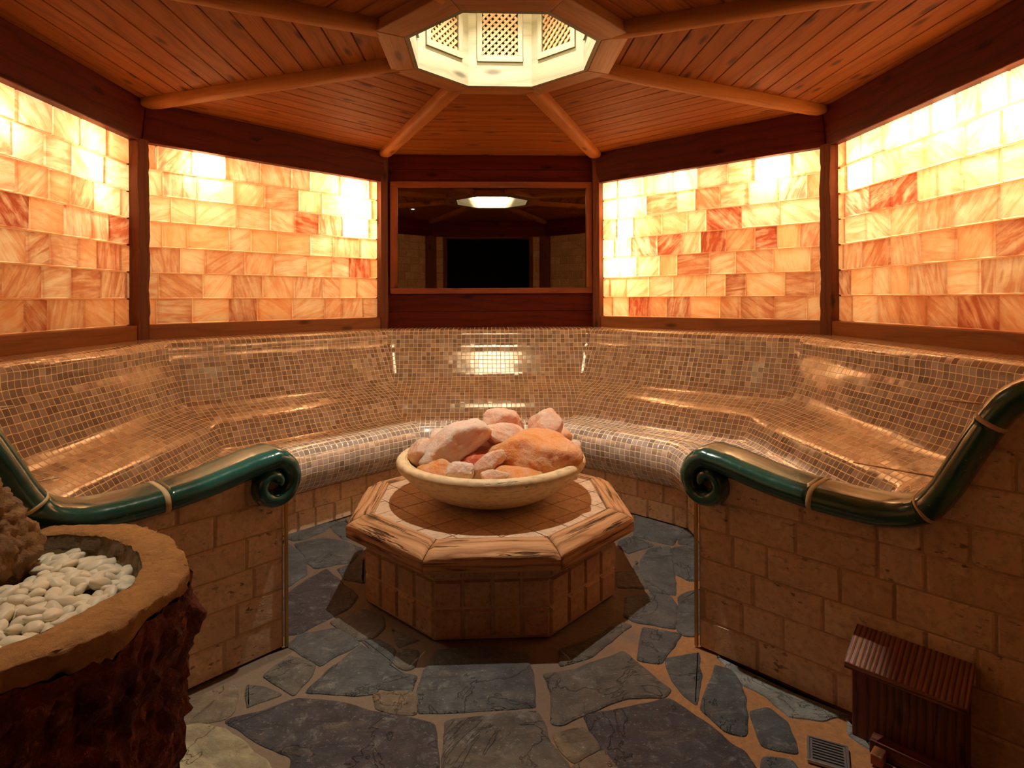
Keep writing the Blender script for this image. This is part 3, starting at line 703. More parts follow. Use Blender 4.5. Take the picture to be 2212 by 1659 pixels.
# ---------------------------------------------------------------- mirror wall
k = 90; n, t = side(90)
mb = MB()
for z0, z1, s0, s1 in ((1.205, 1.36, -1.0, 1.02), (1.362, 1.53, -1.0, 1.02), (2.60, 2.72, -1.0, 1.02), (2.722, 2.86, -1.0, 1.02)):
    mb.hexa(boxpts(k, s0, s1, 2.495, 2.53, z0, z1), t, n)
mb.hexa(boxpts(k, -1.05, -.955, 2.495, 2.53, 1.53, 2.60), (0, 0, 1)); mb.hexa(boxpts(k, .975, 1.06, 2.495, 2.53, 1.53, 2.60), (0, 0, 1))
tag(mb.build('wall_boarding', M['header'], bevel=.004), 'dark red-brown boards above and below the mirror on the back wall', 'boarding')
mir = empty('wall_mirror', (0, 2.49, 1.53), 'wide wall mirror in a brown wooden frame on the back wall', 'mirror')
mb = MB()
for s0, s1, z0, z1, U in ((-.955, .975, 1.53, 1.583, t), (-.955, .975, 2.54, 2.60, t), (-.955, -.888, 1.583, 2.54, (0, 0, 1)), (.915, .975, 1.583, 2.54, (0, 0, 1))):
    mb.hexa(boxpts(k, s0, s1, 2.455, 2.52, z0, z1), U)
mb.build('mirror_frame', M['frame'], mir, bevel=.005)
mb = MB(); mb.hexa(boxpts(k, -.89, .917, 2.485, 2.50, 1.58, 2.543), t); mb.build('mirror_glass', M['mirror'], mir)

# ---------------------------------------------------------------- tiled bench
PROF = [(2.53, 1.207), (2.40, 1.206), (2.28, 1.205), (2.235, 1.198), (2.205, 1.172), (2.195, 1.14), (2.193, 1.10), (2.180, 1.05), (2.155, 1.0), (2.110, .895), (2.068, .80), (2.02, .752), (1.93, .715), (1.86, .685),
        (1.81, .655), (1.775, .61), (1.74, .555), (1.70, .515), (1.63, .497), (1.53, .500), (1.43, .525), (1.34, .552), (1.27, .558), (1.215, .545), (1.175, .505), (1.157, .44), (1.165, .37), (1.20, .305), (1.25, .262), (1.33, .245)]
PR = cr(PROF, 4)
def ctr(r): kk = min(1, max(0, (2.5-r)/1.2)); return Vector((-.06*kk, -.01*kk))
SL_N, SL_C = Vector((-rs, rs)), .1768          # left end wall plane
SR_N, SR_C = Vector((.744, .669)), .117        # right end wall plane
def isect(n1, c1, n2, c2):
    D = n1.x*n2.y-n1.y*n2.x; return Vector(((c1*n2.y-c2*n1.y)/D, (n1.x*c2-n2.x*c1)/D))
order = ['front_left', 'left', 'back_left', 'back', 'back_right', 'right', 'front_right']
TILE = .0393
def bench_ring(r, setback=.12, fil=.05):
    """2D points (x, y, u) round the room for one profile point"""
    c = ctr(r); ns = [side(SIDES[s_])[0].xy for s_ in order]; ts = [side(SIDES[s_])[1].xy for s_ in order]
    cs = [r+n_.dot(c) for n_ in ns]
    pts = [isect(SL_N, SL_C+setback, ns[0], cs[0])]
    for i in range(6): pts.append(isect(ns[i], cs[i], ns[i+1], cs[i+1]))
    pts.append(isect(SR_N, SR_C+setback, ns[6], cs[6]))
    out = []
    for i in range(7):
        a, b = pts[i], pts[i+1]; L = (b-a).length; off = i*53.0
        fl = fil
        A = 0 if i == 0 else fl; B = L if i == 6 else L-fl
        if i > 0:
            m = (pts[i]*2+(pts[i]+(b-a).normalized()*fl)+(pts[i]-(pts[i]-pts[i-1]).normalized()*fl))/4
            out.append((m, ts[i].dot(pts[i])/TILE+off+.0))
            nq = 2
        for q in range(9):
            s_ = A+(B-A)*q/8; p = a+(b-a)*(s_/L); out.append((p, ts[i].dot(p)/TILE+off))
        if i < 6:
            nb = pts[i+2]
            m = (pts[i+1]*2+(pts[i+1]-(b-a).normalized()*fl)+(pts[i+1]+(nb-pts[i+1]).normalized()*fl))/4
            out.append((m, ts[i].dot(pts[i+1])/TILE+off))
    return out
mb = MB(); arc = 0; rings = []; vs = []
for j, (r, z) in enumerate(PR):
    if j: arc += math.hypot(r-PR[j-1][0], z-PR[j-1][1])
    rg = bench_ring(r, fil=.03+.05*max(0, min(1, (2.5-r)))); rings.append((rg, z, arc/TILE))
ids = [[mb.vert((p.x, p.y, z)) for p, u in rg] for rg, z, v in rings]
for a in range(len(rings)-1):
    for i in range(len(rings[0][0])-1):
        u00, u01, u10, u11 = rings[a][0][i][1], rings[a][0][i+1][1], rings[a+1][0][i][1], rings[a+1][0][i+1][1]
        if abs(u01-u00) > 60 or abs(u11-u10) > 60 or (i+1) % 11 == 0 and False: 
            pass
        p00, p01 = rings[a][0][i][0], rings[a][0][i+1][0]
        if (p00-p01).length < 1e-6: continue
        v0, v1 = rings[a][2], rings[a+1][2]
        mb.face((ids[a][i], ids[a][i+1], ids[a+1][i+1], ids[a+1][i]), [(u00, v0), (u01, v0), (u11, v1), (u10, v1)], (.5, .5, .5))
bench = empty('tiled_bench', (0, 1.3, 0), 'long curved sauna bench in brown glass mosaic with gold joints, running around the room walls', 'bench')
mb.build('mosaic_seat', M['mosaic'], bench, smooth=True, merge=True)
# riser under the seat
mb = MB()
for s_ in order:
    k = SIDES[s_]; n, t = side(k); r = 1.30; c = ctr(1.3).to_3d(); hl = T*r
    if s_ in ('front_left', 'front_right'):
        a, b = (-hl, -.26) if s_ == 'front_right' else (.31, hl)
    else: a, b = -hl, hl
    def F(q, z, k=k, c=c): return P(k, q, 1.30, z)+c
    mb.hexa([P(k, a, 1.30, 0)+c, P(k, b, 1.30, 0)+c, P(k, b, 1.40, 0)+c, P(k, a, 1.40, 0)+c, P(k, a, 1.30, .26)+c, P(k, b, 1.30, .26)+c, P(k, b, 1.40, .26)+c, P(k, a, 1.40, .26)+c], t, n, mi=0)
    brickwork(mb, F, -n, a, b, 0, .25, .125, [.13, .2, .26], mi=1, depth=.008)
mb.build('brick_riser', [M['travmortar'], M['trav']], bench)

# ---------------------------------------------------------------- bench end walls with glazed coping
RAIL = [(1.18, .815), (1.24, .808), (1.30, .795), (1.45, .765), (1.60, .748), (1.75, .743), (1.85, .752), (1.93, .788), (1.985, .86), (2.035, .96), (2.09, 1.07), (2.15, 1.165), (2.23, 1.215), (2.33, 1.228), (2.52, 1.228)]
RAILD = cr(RAIL, 8)
def railtop(q):
    if q < 1.30: return .79 if q > 1.25 else .72
    for (a, b), (c, d) in zip(RAILD, RAILD[1:]):
        if a <= q <= c: return b+(d-b)*(q-a)/(c-a+1e-9)-.015
    return 1.2
def end_wall(sname, e2, n2, c0, label, glz, cuts):
    e = Vector((e2.x, e2.y, 0)); nn = Vector((n2.x, n2.y, 0))    # e runs to the wall, nn points away from the viewer
    def W(q, z, o=0.): return e*q+nn*(c0+o)+Vector((0, 0, z))
    th = empty('bench_end_wall', W(1.5, 0, .1), label, 'low wall', 'curved low walls that end the bench')
    q0, q1 = 1.125, 2.50
    mb = MB()
    qs = [q0+(q1-q0)*i/60 for i in range(61)]
    tops = [railtop(q) for q in qs]
    fr = [mb.vert(W(q, 0, .012)) for q in qs]; ft = [mb.vert(W(q, z, .012)) for q, z in zip(qs, tops)]
    br = [mb.vert(W(q, 0, .17)) for q in qs]; bt = [mb.vert(W(q, z, .17)) for q, z in zip(qs, tops)]
    c = (.5, .5, .5)
    for i in range(60):
        u = [(qs[i], 0), (qs[i+1], 0), (qs[i+1], tops[i+1]), (qs[i], tops[i])]
        mb.face((fr[i], fr[i+1], ft[i+1], ft[i]), u, c); mb.face((br[i+1], br[i], bt[i], bt[i+1]), u, c); mb.face((ft[i], ft[i+1], bt[i+1], bt[i]), u, c)
    mb.face((fr[0], ft[0], bt[0], br[0]), [(0, 0), (0, 1), (.2, 1), (.2, 0)], c); mb.face((fr[60], br[60], bt[60], ft[60]), [(0, 0), (.2, 0), (.2, 1), (0, 1)], c)
    brickwork(mb, lambda q, z: W(q, z, .012), -nn, q0, q1, 0, 1.25, .127, [.13, .16, .26, .27, .33], top=lambda q: railtop(q)-.004, mi=1, depth=.006, start=.06)
    # end face bricks
    brickwork(mb, lambda q, z: W(q0, z, .012+q), -e, .01, .155, 0, .66, .127, [.15], mi=1, depth=.006)
    mb.build('brickwork', [M['travmortar'], M['trav']], th)
    mb = MB()
    mb.hexa([W(q0-.016, 0, -.004), W(q0-.004, 0, -.004), W(q0-.004, 0, .010), W(q0-.016, 0, .010), W(q0-.016, .62, -.004), W(q0-.004, .62, -.004), W(q0-.004, .62, .010), W(q0-.016, .62, .010)], (0, 0, 1))
    tag(mb.build('edge_strip', M['brass'], th), 'thin brass coloured edge strip')
    # coping sweep
    sp = []
    for i in range(60):
        ph = 90+(560-90)*(1-i/60); f = (ph-90)/470; rho = .100-.084*f
        sp.append((1.18+rho*math.cos(math.radians(ph)), .716+rho*math.sin(math.radians(ph)), .046-.022*f))
    full = sp+[(a, b-.006, .046) for a, b in RAILD]
    # arc-length resample
    out = [full[0]]
    for p in full[1:]:
        if math.hypot(p[0]-out[-1][0], p[1]-out[-1][1]) > .006: out.append(p)
    full = out
    K = 20
    def sect(i):
        a, b = full[max(i-1, 0)], full[min(i+1, len(full)-1)]; dx, dz = b[0]-a[0], b[1]-a[1]; L = math.hypot(dx, dz); nx, nz = -dz/L, dx/L
        x, z, h = full[i]; row = []
        for j in range(K):
            th_ = 2*PI*j/K; cx, cy = math.cos(th_), math.sin(th_)
            cx = math.copysign(abs(cx)**.55, cx); cy = math.copysign(abs(cy)**.75, cy)
            o_ = .062+.118*cx
            row.append(W(x+nx*h*cy, z+nz*h*cy, o_))
        return row
    rows = [sect(i) for i in range(len(full))]
    def seg(i0, i1, name, mat, grow=0.):
        mb = MB(); ids = []
        for i in range(i0, i1+1):
            rw = rows[i]
            if grow:
                cen = sum(rw, Vector())/K; rw = [cen+(p-cen)*(1+grow) for p in rw]
            ids.append([mb.vert(p) for p in rw])
        for a in range(len(ids)-1):
            for j in range(K): b = (j+1) % K; mb.face((ids[a][j], ids[a][b], ids[a+1][b], ids[a+1][j]), [(a*.01, j*.02), (a*.01, j*.02+.02), (a*.01+.01, j*.02+.02), (a*.01+.01, j*.02)], c)
        mb.face(ids[0][::-1], [(0, 0)]*K, c); mb.face(ids[-1], [(0, 0)]*K, c)
        o = mb.build(name, mat, th, smooth=True, merge=True)
        for p in o.data.polygons:
            if len(p.vertices) > 4: p.use_smooth = False
        return o
    bounds = [0]
    for cq in cuts:
        ii = next(i for i in range(62, len(full)) if full[i][0] >= cq) if len(full) > 62 else 0
        bounds.append(ii)
    bounds.append(len(full)-1)
    for bi in range(len(bounds)-1):
        seg(bounds[bi], bounds[bi+1]-(0 if bi == len(bounds)-2 else 0), 'coping_scroll' if bi == 0 else 'coping_section', glz)
    for bi in bounds[1:-1]:
        o = seg(bi, min(bi+1, len(full)-1), 'mortar_joint', M['joint'], .02)
    return W
g = G('cream_joint'); g.bsdf((.62, .50, .30), .6); M['joint'] = g.m
WL = end_wall('left', Vector((-rs, -rs)), SL_N, SL_C, 'low brick end wall on the left with bright teal glazed coping and scroll, behind the basin', M['teal'], [1.58, 1.96, 2.12])
WR = end_wall('right', Vector((.669, -.744)), SR_N, SR_C, 'low brick end wall on the right with dark green glazed coping and scroll', M['green'], [1.57, 1.93, 2.10])

# ---------------------------------------------------------------- stone table
TC = Vector((-.034, -.042, 0))
def TP(k, s, r, z): return TC+P(k, s, r, z)
tab = empty('stone_table', (TC.x, TC.y, 0), 'low octagonal table with tiled stone base and thick weathered wooden rim, mid floor', 'table')
mb = MB()
mb_pts = [TC+P(k+22.5, 0, .6085/math.cos(PI/8), 0) for k in range(0, 360, 45)]
ia = [mb.vert(p) for p in mb_pts]; ib = [mb.vert(p+Vector((0, 0, .36))) for p in mb_pts]
for i in range(8): j = (i+1) % 8; mb.face((ia[i], ia[j], ib[j], ib[i]), [(0, 0), (.5, 0), (.5, .36), (0, .36)])
mb.face(ib, [(p.x, p.y) for p in mb_pts])
for k in SIDES.values():
    n, t = side(k); hl = T*.618
    z = .005
    for row, h in enumerate((.13, .127, .075)):
        ztp = z+h
        for q in range(4):
            a = -hl+q*hl/2+.005; b = a+hl/2-.010; zb, zc = z+.005, ztp-.005; c = cols(); ch = .007; dj = random.uniform(-.0015, .002)
            o_ = [(a, zb), (b, zb), (b, zc), (a, zc)]; i_ = [(a+ch, zb+ch), (b-ch, zb+ch), (b-ch, zc-ch), (a+ch, zc-ch)]
            i_ = [(x+random.uniform(-.002, .002), y+random.uniform(-.002, .002)) for x, y in i_]
            vo = [mb.vert(TP(k, x, .6085, y)) for x, y in o_]; vi = [mb.vert(TP(k, x, .6205+dj, y)) for x, y in i_]
            mb.face(vi[::-1], i_[::-1], c, 1)
            for i in range(4): j = (i+1) % 4; mb.face((vo[i], vi[i], vi[j], vo[j]), [o_[i], i_[i], i_[j], o_[j]], c, 1)
        z = ztp
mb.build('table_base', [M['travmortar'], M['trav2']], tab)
for k in SIDES.values():
    n, t = side(k); mb = MB(); col = cols(); e = .0015
    prof = [(.585, .335), (.703, .330), (.7045, .350), (.7045, .388), (.702, .397), (.694, .4035), (.668, .418), (.635, .430), (.605, .434), (.590, .4325), (.580, .427), (.580, .345)]
    N = 26; rws = []
    for i in range(N+1):
        f = i/N; row = []
        for r_, z_ in prof:
            s_ = (2*f-1)*(T*r_-e); nz = noise.noise(Vector((s_*5+k, r_*30, z_*40)))*.0028*(1 if 0 < i < N else .4)+noise.noise(Vector((s_*22+k, r_*60, z_*70)))*.0012
            endr = .010*max(0, 1-min(f, 1-f)/.035)**2 if z_ > .39 and r_ > .6 else 0
            row.append((TP(k, s_, r_+nz*(r_ > .6), z_+nz-endr), (s_, r_+z_)))
        rws.append(row)
    ids = [[mb.vert(p) for p, u in row] for row in rws]; L = len(prof)
    for i in range(N):
        for j in range(L): q = (j+1) % L; mb.face((ids[i][j], ids[i][q], ids[i+1][q], ids[i+1][j]), [rws[i][j][1], rws[i][q][1] if q else (rws[i][q][1][0], rws[i][q][1][1]), rws[i+1][q][1], rws[i+1][j][1]], col)
    mb.face(ids[0], [(u[1], 0) for p, u in rws[0]], col); mb.face(ids[N][::-1], [(u[1], 0) for p, u in rws[N][::-1]], col)
    o = mb.build('rim_board', M['old'], tab, smooth=True, merge=True)
    for p in o.data.polygons:
        if len(p.vertices) > 4: p.use_smooth = False
# table top of diagonal tiles inside the wooden rim
mb = MB(); ts_ = .155; a45 = math.radians(38); ux, uy = math.cos(a45), math.sin(a45)
mb2 = [P(k_+22.5, 0, .583/math.cos(PI/8), .4165)+TC for k_ in range(0, 360, 45)]
mb.poly(mb2, [(p.x, p.y) for p in mb2], (.5, .5, .5), 0)
for i in range(-5, 6):
    for j in range(-5, 6):
        g2 = .0028; q = [((i)*ts_+g2, j*ts_+g2), ((i+1)*ts_-g2, j*ts_+g2), ((i+1)*ts_-g2, (j+1)*ts_-g2), (i*ts_+g2, (j+1)*ts_-g2)]
        q = [(x*ux-y*uy, x*uy+y*ux) for x, y in q]
        for m in range(8):           # clip against the octagon
            an = 2*PI*m/8; dx, dy = math.cos(an), math.sin(an); new = []
            for a in range(len(q)):
                A, B = q[a], q[(a+1) % len(q)]; da = A[0]*dx+A[1]*dy-.579; db = B[0]*dx+B[1]*dy-.579
                if da <= 0: new.append(A)
                if da*db < 0: tt = da/(da-db); new.append((A[0]+(B[0]-A[0])*tt, A[1]+(B[1]-A[1])*tt))
            q = new
            if len(q) < 3: break
        if len(q) < 3 or abs(area2(q)) < .0006: continue
        z_ = .4205+random.uniform(-.0006, .0006); c = cols(); mb.poly([TC+Vector((x, y, z_)) for x, y in q], list(q), c, 1)
        for a in range(len(q)): b = (a+1) % len(q); mb.poly([TC+Vector((*q[a], .4165)), TC+Vector((*q[b], .4165)), TC+Vector((*q[b], z_)), TC+Vector((*q[a], z_))], [q[a], q[b], q[b], q[a]], c, 1)
mb.build('tile_top', [M['travmortar'], M['tabletile']], tab)

# ---------------------------------------------------------------- bowl
mb = MB()
bp = [(.001, 0), (.19, 0), (.24, .010), (.32, .040), (.40, .088), (.455, .138), (.478, .166), (.492, .176), (.502, .192), (.503, .208), (.495, .222), (.480, .229), (.466, .229), (.456, .226), (.452, .216), (.447, .216), (.443, .222), (.437, .216), (.42, .185), (.36, .125), (.27, .075), (.15, .045), (.001, .035)]
lathe(mb, cr(bp, 3), TC.x+.005, TC.y, .4222, 96)
for i, v in enumerate(mb.v):
    x, y, z = v; q = noise.noise(Vector((x*4, y*4, z*6)))*.004+noise.noise(Vector((x*16, y*16, z*16)))*.0012; mb.v[i] = (x+q*(z > .43), y+q*(z > .43), z)
bowl = mb.build('stone_bowl', M['bowl'], smooth=True, merge=True)
tag(bowl, 'wide shallow cream stone bowl full of salt rocks, on the octagonal table', 'bowl')
# ---------------------------------------------------------------- salt rocks
def rocksalt(name, c1, c2, c3):
    g = G(name); o = g.obj(); n1 = g.noise(o, 7., 5, .6, .6); n2 = g.noise(o, 45., 5, .7); n3 = g.noise(o, 150., 3, .7)
    a = g.mix(g.rng(n1, .38, .62), c1, c2); a = g.mix(g.rng(n1, .60, .74, 0., .8), a, c3); a = g.mix(g.rng(n2, .52, .72, 0., .55), a, (.97, .74, .60))
    h = g.math('ADD', g.math('MULTIPLY', n1, .3), g.math('ADD', g.math('MULTIPLY', n2, .7), g.math('MULTIPLY', n3, .25)))
    b = g.bsdf(a, g.rng(n2, .35, .7, .25, .55), g.bump(h, 1., .016), Subsurface_Weight=.45, Subsurface_Scale=.09, Specular_IOR_Level=.5)
    b.inputs['Subsurface Radius'].default_value = (1., .35, .15); return g.m
M['rsA'] = rocksalt('salt_rock_pale', (.98, .80, .68), (.95, .62, .44), (.90, .30, .06))
M['rsB'] = rocksalt('salt_rock_orange', (.92, .34, .07), (.92, .48, .24), (.86, .20, .01))
M['rsC'] = rocksalt('salt_rock_pink', (.96, .66, .50), (.92, .46, .26), (.94, .56, .36))
M['rsD'] = rocksalt('salt_rock_red', (.55, .06, .015), (.75, .16, .04), (.40, .03, .01))
def rock(name, c, rad, rot, seed, mat, label, npt=11, amp=.05, sharp=14):
    R_ = random.Random(seed); bm = bmesh.new(); bmesh.ops.create_icosphere(bm, subdivisions=5, radius=1); pls = []
    for _ in range(200):
        v = Vector((R_.gauss(0, 1), R_.gauss(0, 1), R_.gauss(0, 1))).normalized()
        if all(v.dot(q[0]) < .72 for q in pls): pls.append((v, R_.uniform(.78, 1.)))
        if len(pls) >= npt: break
    for v in bm.verts:
        d = v.co.normalized(); acc = 1.25**-sharp
        for n_, h_ in pls:
            q = d.dot(n_)
            if q > .05: acc += (q/h_)**sharp
        r_ = acc**(-1/sharp); p = d*1.0+Vector((seed*3.1, 0, 0))
        r_ *= 1+amp*noise.noise(p*2.2)+amp*.7*noise.noise(p*5)+amp*.5*noise.noise(p*12)+amp*.35*noise.noise(p*26)
        v.co = d*min(r_, 1.2)
    me = bpy.data.meshes.new(name); bm.to_mesh(me); bm.free()
    for p in me.polygons: p.use_smooth = True
    me.materials.append(mat); o = bpy.data.objects.new(name, me); C.objects.link(o)
    from mathutils import Euler
    mt = Matrix.LocRotScale(Vector(c), Euler([math.radians(x) for x in rot]), Vector(rad)); me.transform(Matrix.LocRotScale(None, Euler([math.radians(x) for x in rot]), None) @ Matrix.Diagonal((*rad, 1)).to_4x4()); o.location = c
    return tag(o, label, 'salt rock', 'salt rocks in the bowl')
rock('salt_rock', (-.225, -.10, .72), (.195, .14, .095), (10, -33, 0), 3, M['rsA'], 'large pale slab-like salt rock leaning up at the left of the bowl')
rock('salt_rock', (.035, .10, .775), (.125, .11, .095), (0, 14, 0), 5, M['rsC'], 'rounded peach salt rock at the top middle back of the heap', amp=.05)
rock('salt_rock', (.275, .06, .755), (.10, .11, .125), (0, 30, 0), 8, M['rsC'], 'rounded pink salt rock at the top right back of the heap', amp=.05)
rock('salt_rock', (.215, -.18, .665), (.225, .165, .125), (12, 10, 0), 11, M['rsB'], 'biggest orange salt rock filling the right front of the bowl', amp=.05)
rock('salt_rock', (-.19, -.33, .640), (.075, .06, .048), (0, -8, 10), 14, M['rsA'], 'small chunky pink salt rock at the front left edge of the bowl')
rock('salt_rock', (-.045, -.28, .660), (.105, .06, .045), (0, -38, 0), 17, M['rsC'], 'narrow translucent salt wedge tilted up in the front middle')
rock('salt_rock', (-.385, -.03, .655), (.075, .13, .09), (0, -30, 0), 20, M['rsC'], 'pale pink salt rock against the left rim of the bowl')
rock('salt_rock', (.405, -.03, .655), (.06, .08, .055), (0, 10, 0), 23, M['rsA'], 'small pale salt rock against the right rim of the bowl')
rock('salt_rock', (-.02, -.41, .635), (.075, .03, .028), (0, 0, 4), 26, M['rsC'], 'flat little salt piece at the very front rim of the bowl')
rock('salt_rock', (.06, -.04, .735), (.15, .10, .065), (0, 16, 0), 29, M['rsC'], 'orange-pink salt rock in the middle, under the two top ones')
rock('salt_rock', (-.09, -.13, .615), (.16, .14, .085), (0, 0, 0), 31, M['rsD'], 'deep red salt rock low in the gap in the middle of the heap')
rock('salt_rock', (.30, .24, .63), (.15, .12, .10), (0, 0, 30), 37, M['rsC'], 'pink salt rock at the back right inside the bowl, behind the rounded top ones')
rock('salt_rock', (-.27, .22, .64), (.15, .12, .10), (0, 0, -30), 41, M['rsA'], 'pale salt rock at the back left inside the bowl, behind the leaning slab')
rock('salt_rock', (.10, -.34, .600), (.14, .09, .065), (0, 0, 10), 43, M['rsB'], 'low orange salt rock at the front, under the biggest orange rock')
rock('salt_rock', (-.30, -.20, .600), (.12, .10, .07), (0, 0, -30), 47, M['rsB'], 'orange salt rock under the left leaning slab')
rock('salt_rock', (0, .20, .61), (.30, .16, .10), (0, 0, 0), 34, M['rsA'], 'broad salt rock at the far back of the bowl, mostly hidden')

# ---------------------------------------------------------------- basin
RZ = .77; SC_ = (1.484-RZ)/(1.484-.7)
def sc_(pts): return [(CAM.x+(x-CAM.x)*SC_, CAM.y+(y-CAM.y)*SC_) for x, y in pts]
RIM = sc_([(-1.681, -1.15), (-1.593, -1.159), (-1.548, -1.103), (-1.436, -1.105), (-1.322, -1.099), (-1.203, -1.156), (-1.1, -1.238), (-.99, -1.37), (-.926, -1.485), (-.908, -1.576), (-.925, -1.671), (-.943, -1.781), (-.993, -1.852), (-1.039, -1.903), (-1.095, -1.945)])+[(-1.07, -2.13), (-1.18, -2.18), (-1.32, -2.13), (-1.44, -2.04), (-1.55, -1.91), (-1.62, -1.75), (-1.64, -1.57), (-1.61, -1.42)]
HOL = sc_([(-1.582, -1.205), (-1.534, -1.189), (-1.462, -1.185), (-1.339, -1.211), (-1.228, -1.274), (-1.138, -1.356), (-1.08, -1.439), (-1.042, -1.548), (-1.049, -1.62), (-1.081, -1.701), (-1.106, -1.764), (-1.128, -1.822), (-1.163, -1.857)])+[(-1.14, -2.03), (-1.24, -2.05), (-1.34, -2.0), (-1.44, -1.90), (-1.50, -1.78), (-1.53, -1.62), (-1.50, -1.47)]
BC = Vector((-1.27, -1.70, 0))
def radial(poly, N):
    res = []
    for i in range(N):
        a = 2*PI*i/N; d = Vector((math.cos(a), math.sin(a))); best = .3
        for j in range(len(poly)):
            A = Vector(poly[j-1])-BC.xy; B = Vector(poly[j])-BC.xy; e = B-A; den = d.x*e.y-d.y*e.x
            if abs(den) < 1e-9: continue
            tt = (A.x*e.y-A.y*e.x)/den; uu = (A.x*d.y-A.y*d.x)/den
            if tt > 0 and -1e-6 <= uu <= 1+1e-6: best = tt
        res.append(best)
    for _ in range(3): res = [(res[i-1]+2*res[i]+res[(i+1) % N])/4 for i in range(N)]
    return res
NB = 220; RO = radial(RIM, NB); RH = radial(HOL, NB)
def basin_rock(name, c1, c2, c3, rg=8.):
    g = G(name); o = g.obj(); n1 = g.noise(o, rg, 8, .68, .6); n2 = g.noise(o, 34., 8, .75, .4); n3 = g.noise(g.vm('MULTIPLY', o, (9, 9, 30)), 1., 6, .7)
    a = g.mix(g.rng(n1, .4, .6), c1, c2); a = g.mix(g.rng(n2, .52, .72, 0., .8), a, c3)
    g.bsdf(a, g.rng(n2, .3, .7, .35, .75), g.bump(g.math('ADD', n1, g.math('ADD', g.math('MULTIPLY', n2, .6), g.math('MULTIPLY', n3, .4))), .9, .03), Specular_IOR_Level=.35); return g.m
M['redrock'] = basin_rock('red_rough_stone', (.085, .008, .005), (.21, .035, .018), (.55, .22, .12))
M['sawn'] = basin_rock('sawn_tan_stone', (.62, .33, .11), (.50, .25, .09), (.36, .20, .10), 6.)
M['hollowrock'] = basin_rock('grey_brown_hollow', (.30, .20, .10), (.22, .15, .08), (.36, .26, .14))
basin = empty('stone_basin', (BC.x, BC.y, 0), 'big rough dark red stone basin with a sawn tan rim in the left foreground', 'basin')
def ring3(mb, rads, zs):
    return [mb.vert((BC.x+rads[i]*math.cos(2*PI*i/NB), BC.y+rads[i]*math.sin(2*PI*i/NB), zs[i] if isinstance(zs, list) else zs)) for i in range(NB)]
def fuzz(i, z, f1=3., amp=.02):
    a = 2*PI*i/NB; p = Vector((math.cos(a)*f1, math.sin(a)*f1, z*7)); return amp*(noise.noise(p)+.6*noise.noise(p*2.7)+.45*noise.noise(p*6.1)+.25*noise.noise(p*14))
def skin(mb, rings_, mi=0):
    for a in range(len(rings_)-1):
        for i in range(NB): j = (i+1) % NB; mb.face((rings_[a][i], rings_[a][j], rings_[a+1][j], rings_[a+1][i]), [(i*.01, a*.02), (i*.01+.01, a*.02), (i*.01+.01, a*.02+.02), (i*.01, a*.02+.02)], (.5, .5, .5), mi)
mb = MB(); rr_ = []
NZ = 46
thick = [.028+.030*max(0, math.cos(2*PI*i/NB-math.radians(-62)))+fuzz(i, 1., 4, .022) for i in range(NB)]
for a in range(NZ+1):
    f = a/NZ
    rads, zs = [], []
    for i in range(NB):
        ztop = RZ-thick[i]; z = ztop*f
        prof = .72+.30*math.sin(min(1, f*1.15)*PI/2)**.9-(.02*max(0, f-.8)/.2)
        rads.append(max(.1, RO[i]*min(prof, 1.01)+fuzz(i, z, 3.2, .034*min(1, (1-f)*5+.25))+fuzz(i, z*2.3, 12, .014))); zs.append(z)
    rr_.append(ring3(mb, rads, zs))
skin(mb, rr_)
o = mb.build('rough_body', M['redrock'], basin, smooth=True)
mb = MB(); rr_ = []
for f, rf, dz in ((0, .985, 0), (.3, 1.0, 0), (.7, 1.0, 0), (.93, .995, 0)):
    rr_.append(ring3(mb, [RO[i]*rf+fuzz(i, f*.2, 5, .006)+fuzz(i, 5+f*.3, 16, .008) for i in range(NB)], [RZ-thick[i]*(1-f) for i in range(NB)]))
for f in (0., .1, .3, .5, .7, .9, 1.):
    rads = [(RO[i]*(1-f)+RH[i]*f)-(.008 if f == 0 else 0)+fuzz(i, f, 5, .005) for i in range(NB)]
    rr_.append(ring3(mb, rads, [RZ+fuzz(i, 2+f, 4, .004)+fuzz(i, f*1.5, 14, .003)-(.004 if f in (0., 1.) else 0) for i in range(NB)]))
skin(mb, rr_)
mb.build('sawn_rim', M['sawn'], basin, smooth=True)
mb = MB(); rr_ = [ring3(mb, [RH[i]+.004 for i in range(NB)], RZ-.004)]
for d_, rf in ((.02, .995), (.045, .975), (.07, .94), (.10, .86), (.12, .7), (.128, .4), (.13, .02)):
    rr_.append(ring3(mb, [RH[i]*rf+fuzz(i, d_*9, 6, .010) for i in range(NB)], [RZ-d_+fuzz(i, 3, 5, .004) for i in range(NB)]))
skin(mb, rr_)
mb.build('hollow', M['hollowrock'], basin, smooth=True)
# ---------------------------------------------------------------- weathered rock standing in the basin
M['crag'] = basin_rock('craggy_brown_rock', (.42, .23, .085), (.27, .15, .075), (.60, .40, .19), 12.)
bm = bmesh.new(); bmesh.ops.create_icosphere(bm, subdivisions=6, radius=1)
for v in bm.verts:
    p = v.co.copy(); z = p.z; tw = 1.0 if z < -.2 else 1-.42*(z+.2)/1.2
    q = Vector((p.x*.155*tw, p.y*.17*tw, p.z*.21))
    nn = p.normalized(); r1 = noise.noise(p*1.6+Vector((4, 2, 1))); r2 = noise.noise(Vector((p.x*3, p.y*3, p.z*8))); r3 = noise.noise(p*9); r4 = noise.noise(p*20)
    q += nn*(.040*r1+.018*r2+.012*r3+.006*r4); v.co = q
me = bpy.data.meshes.new('crag_rock'); bm.to_mesh(me); bm.free()
for p in me.polygons: p.use_smooth = True
me.materials.append(M['crag']); o = bpy.data.objects.new('crag_rock', me); C.objects.link(o); o.location = (-1.455, -1.60, .825)
tag(o, 'craggy brown rock standing in the pebble filled basin at the left edge', 'rock')
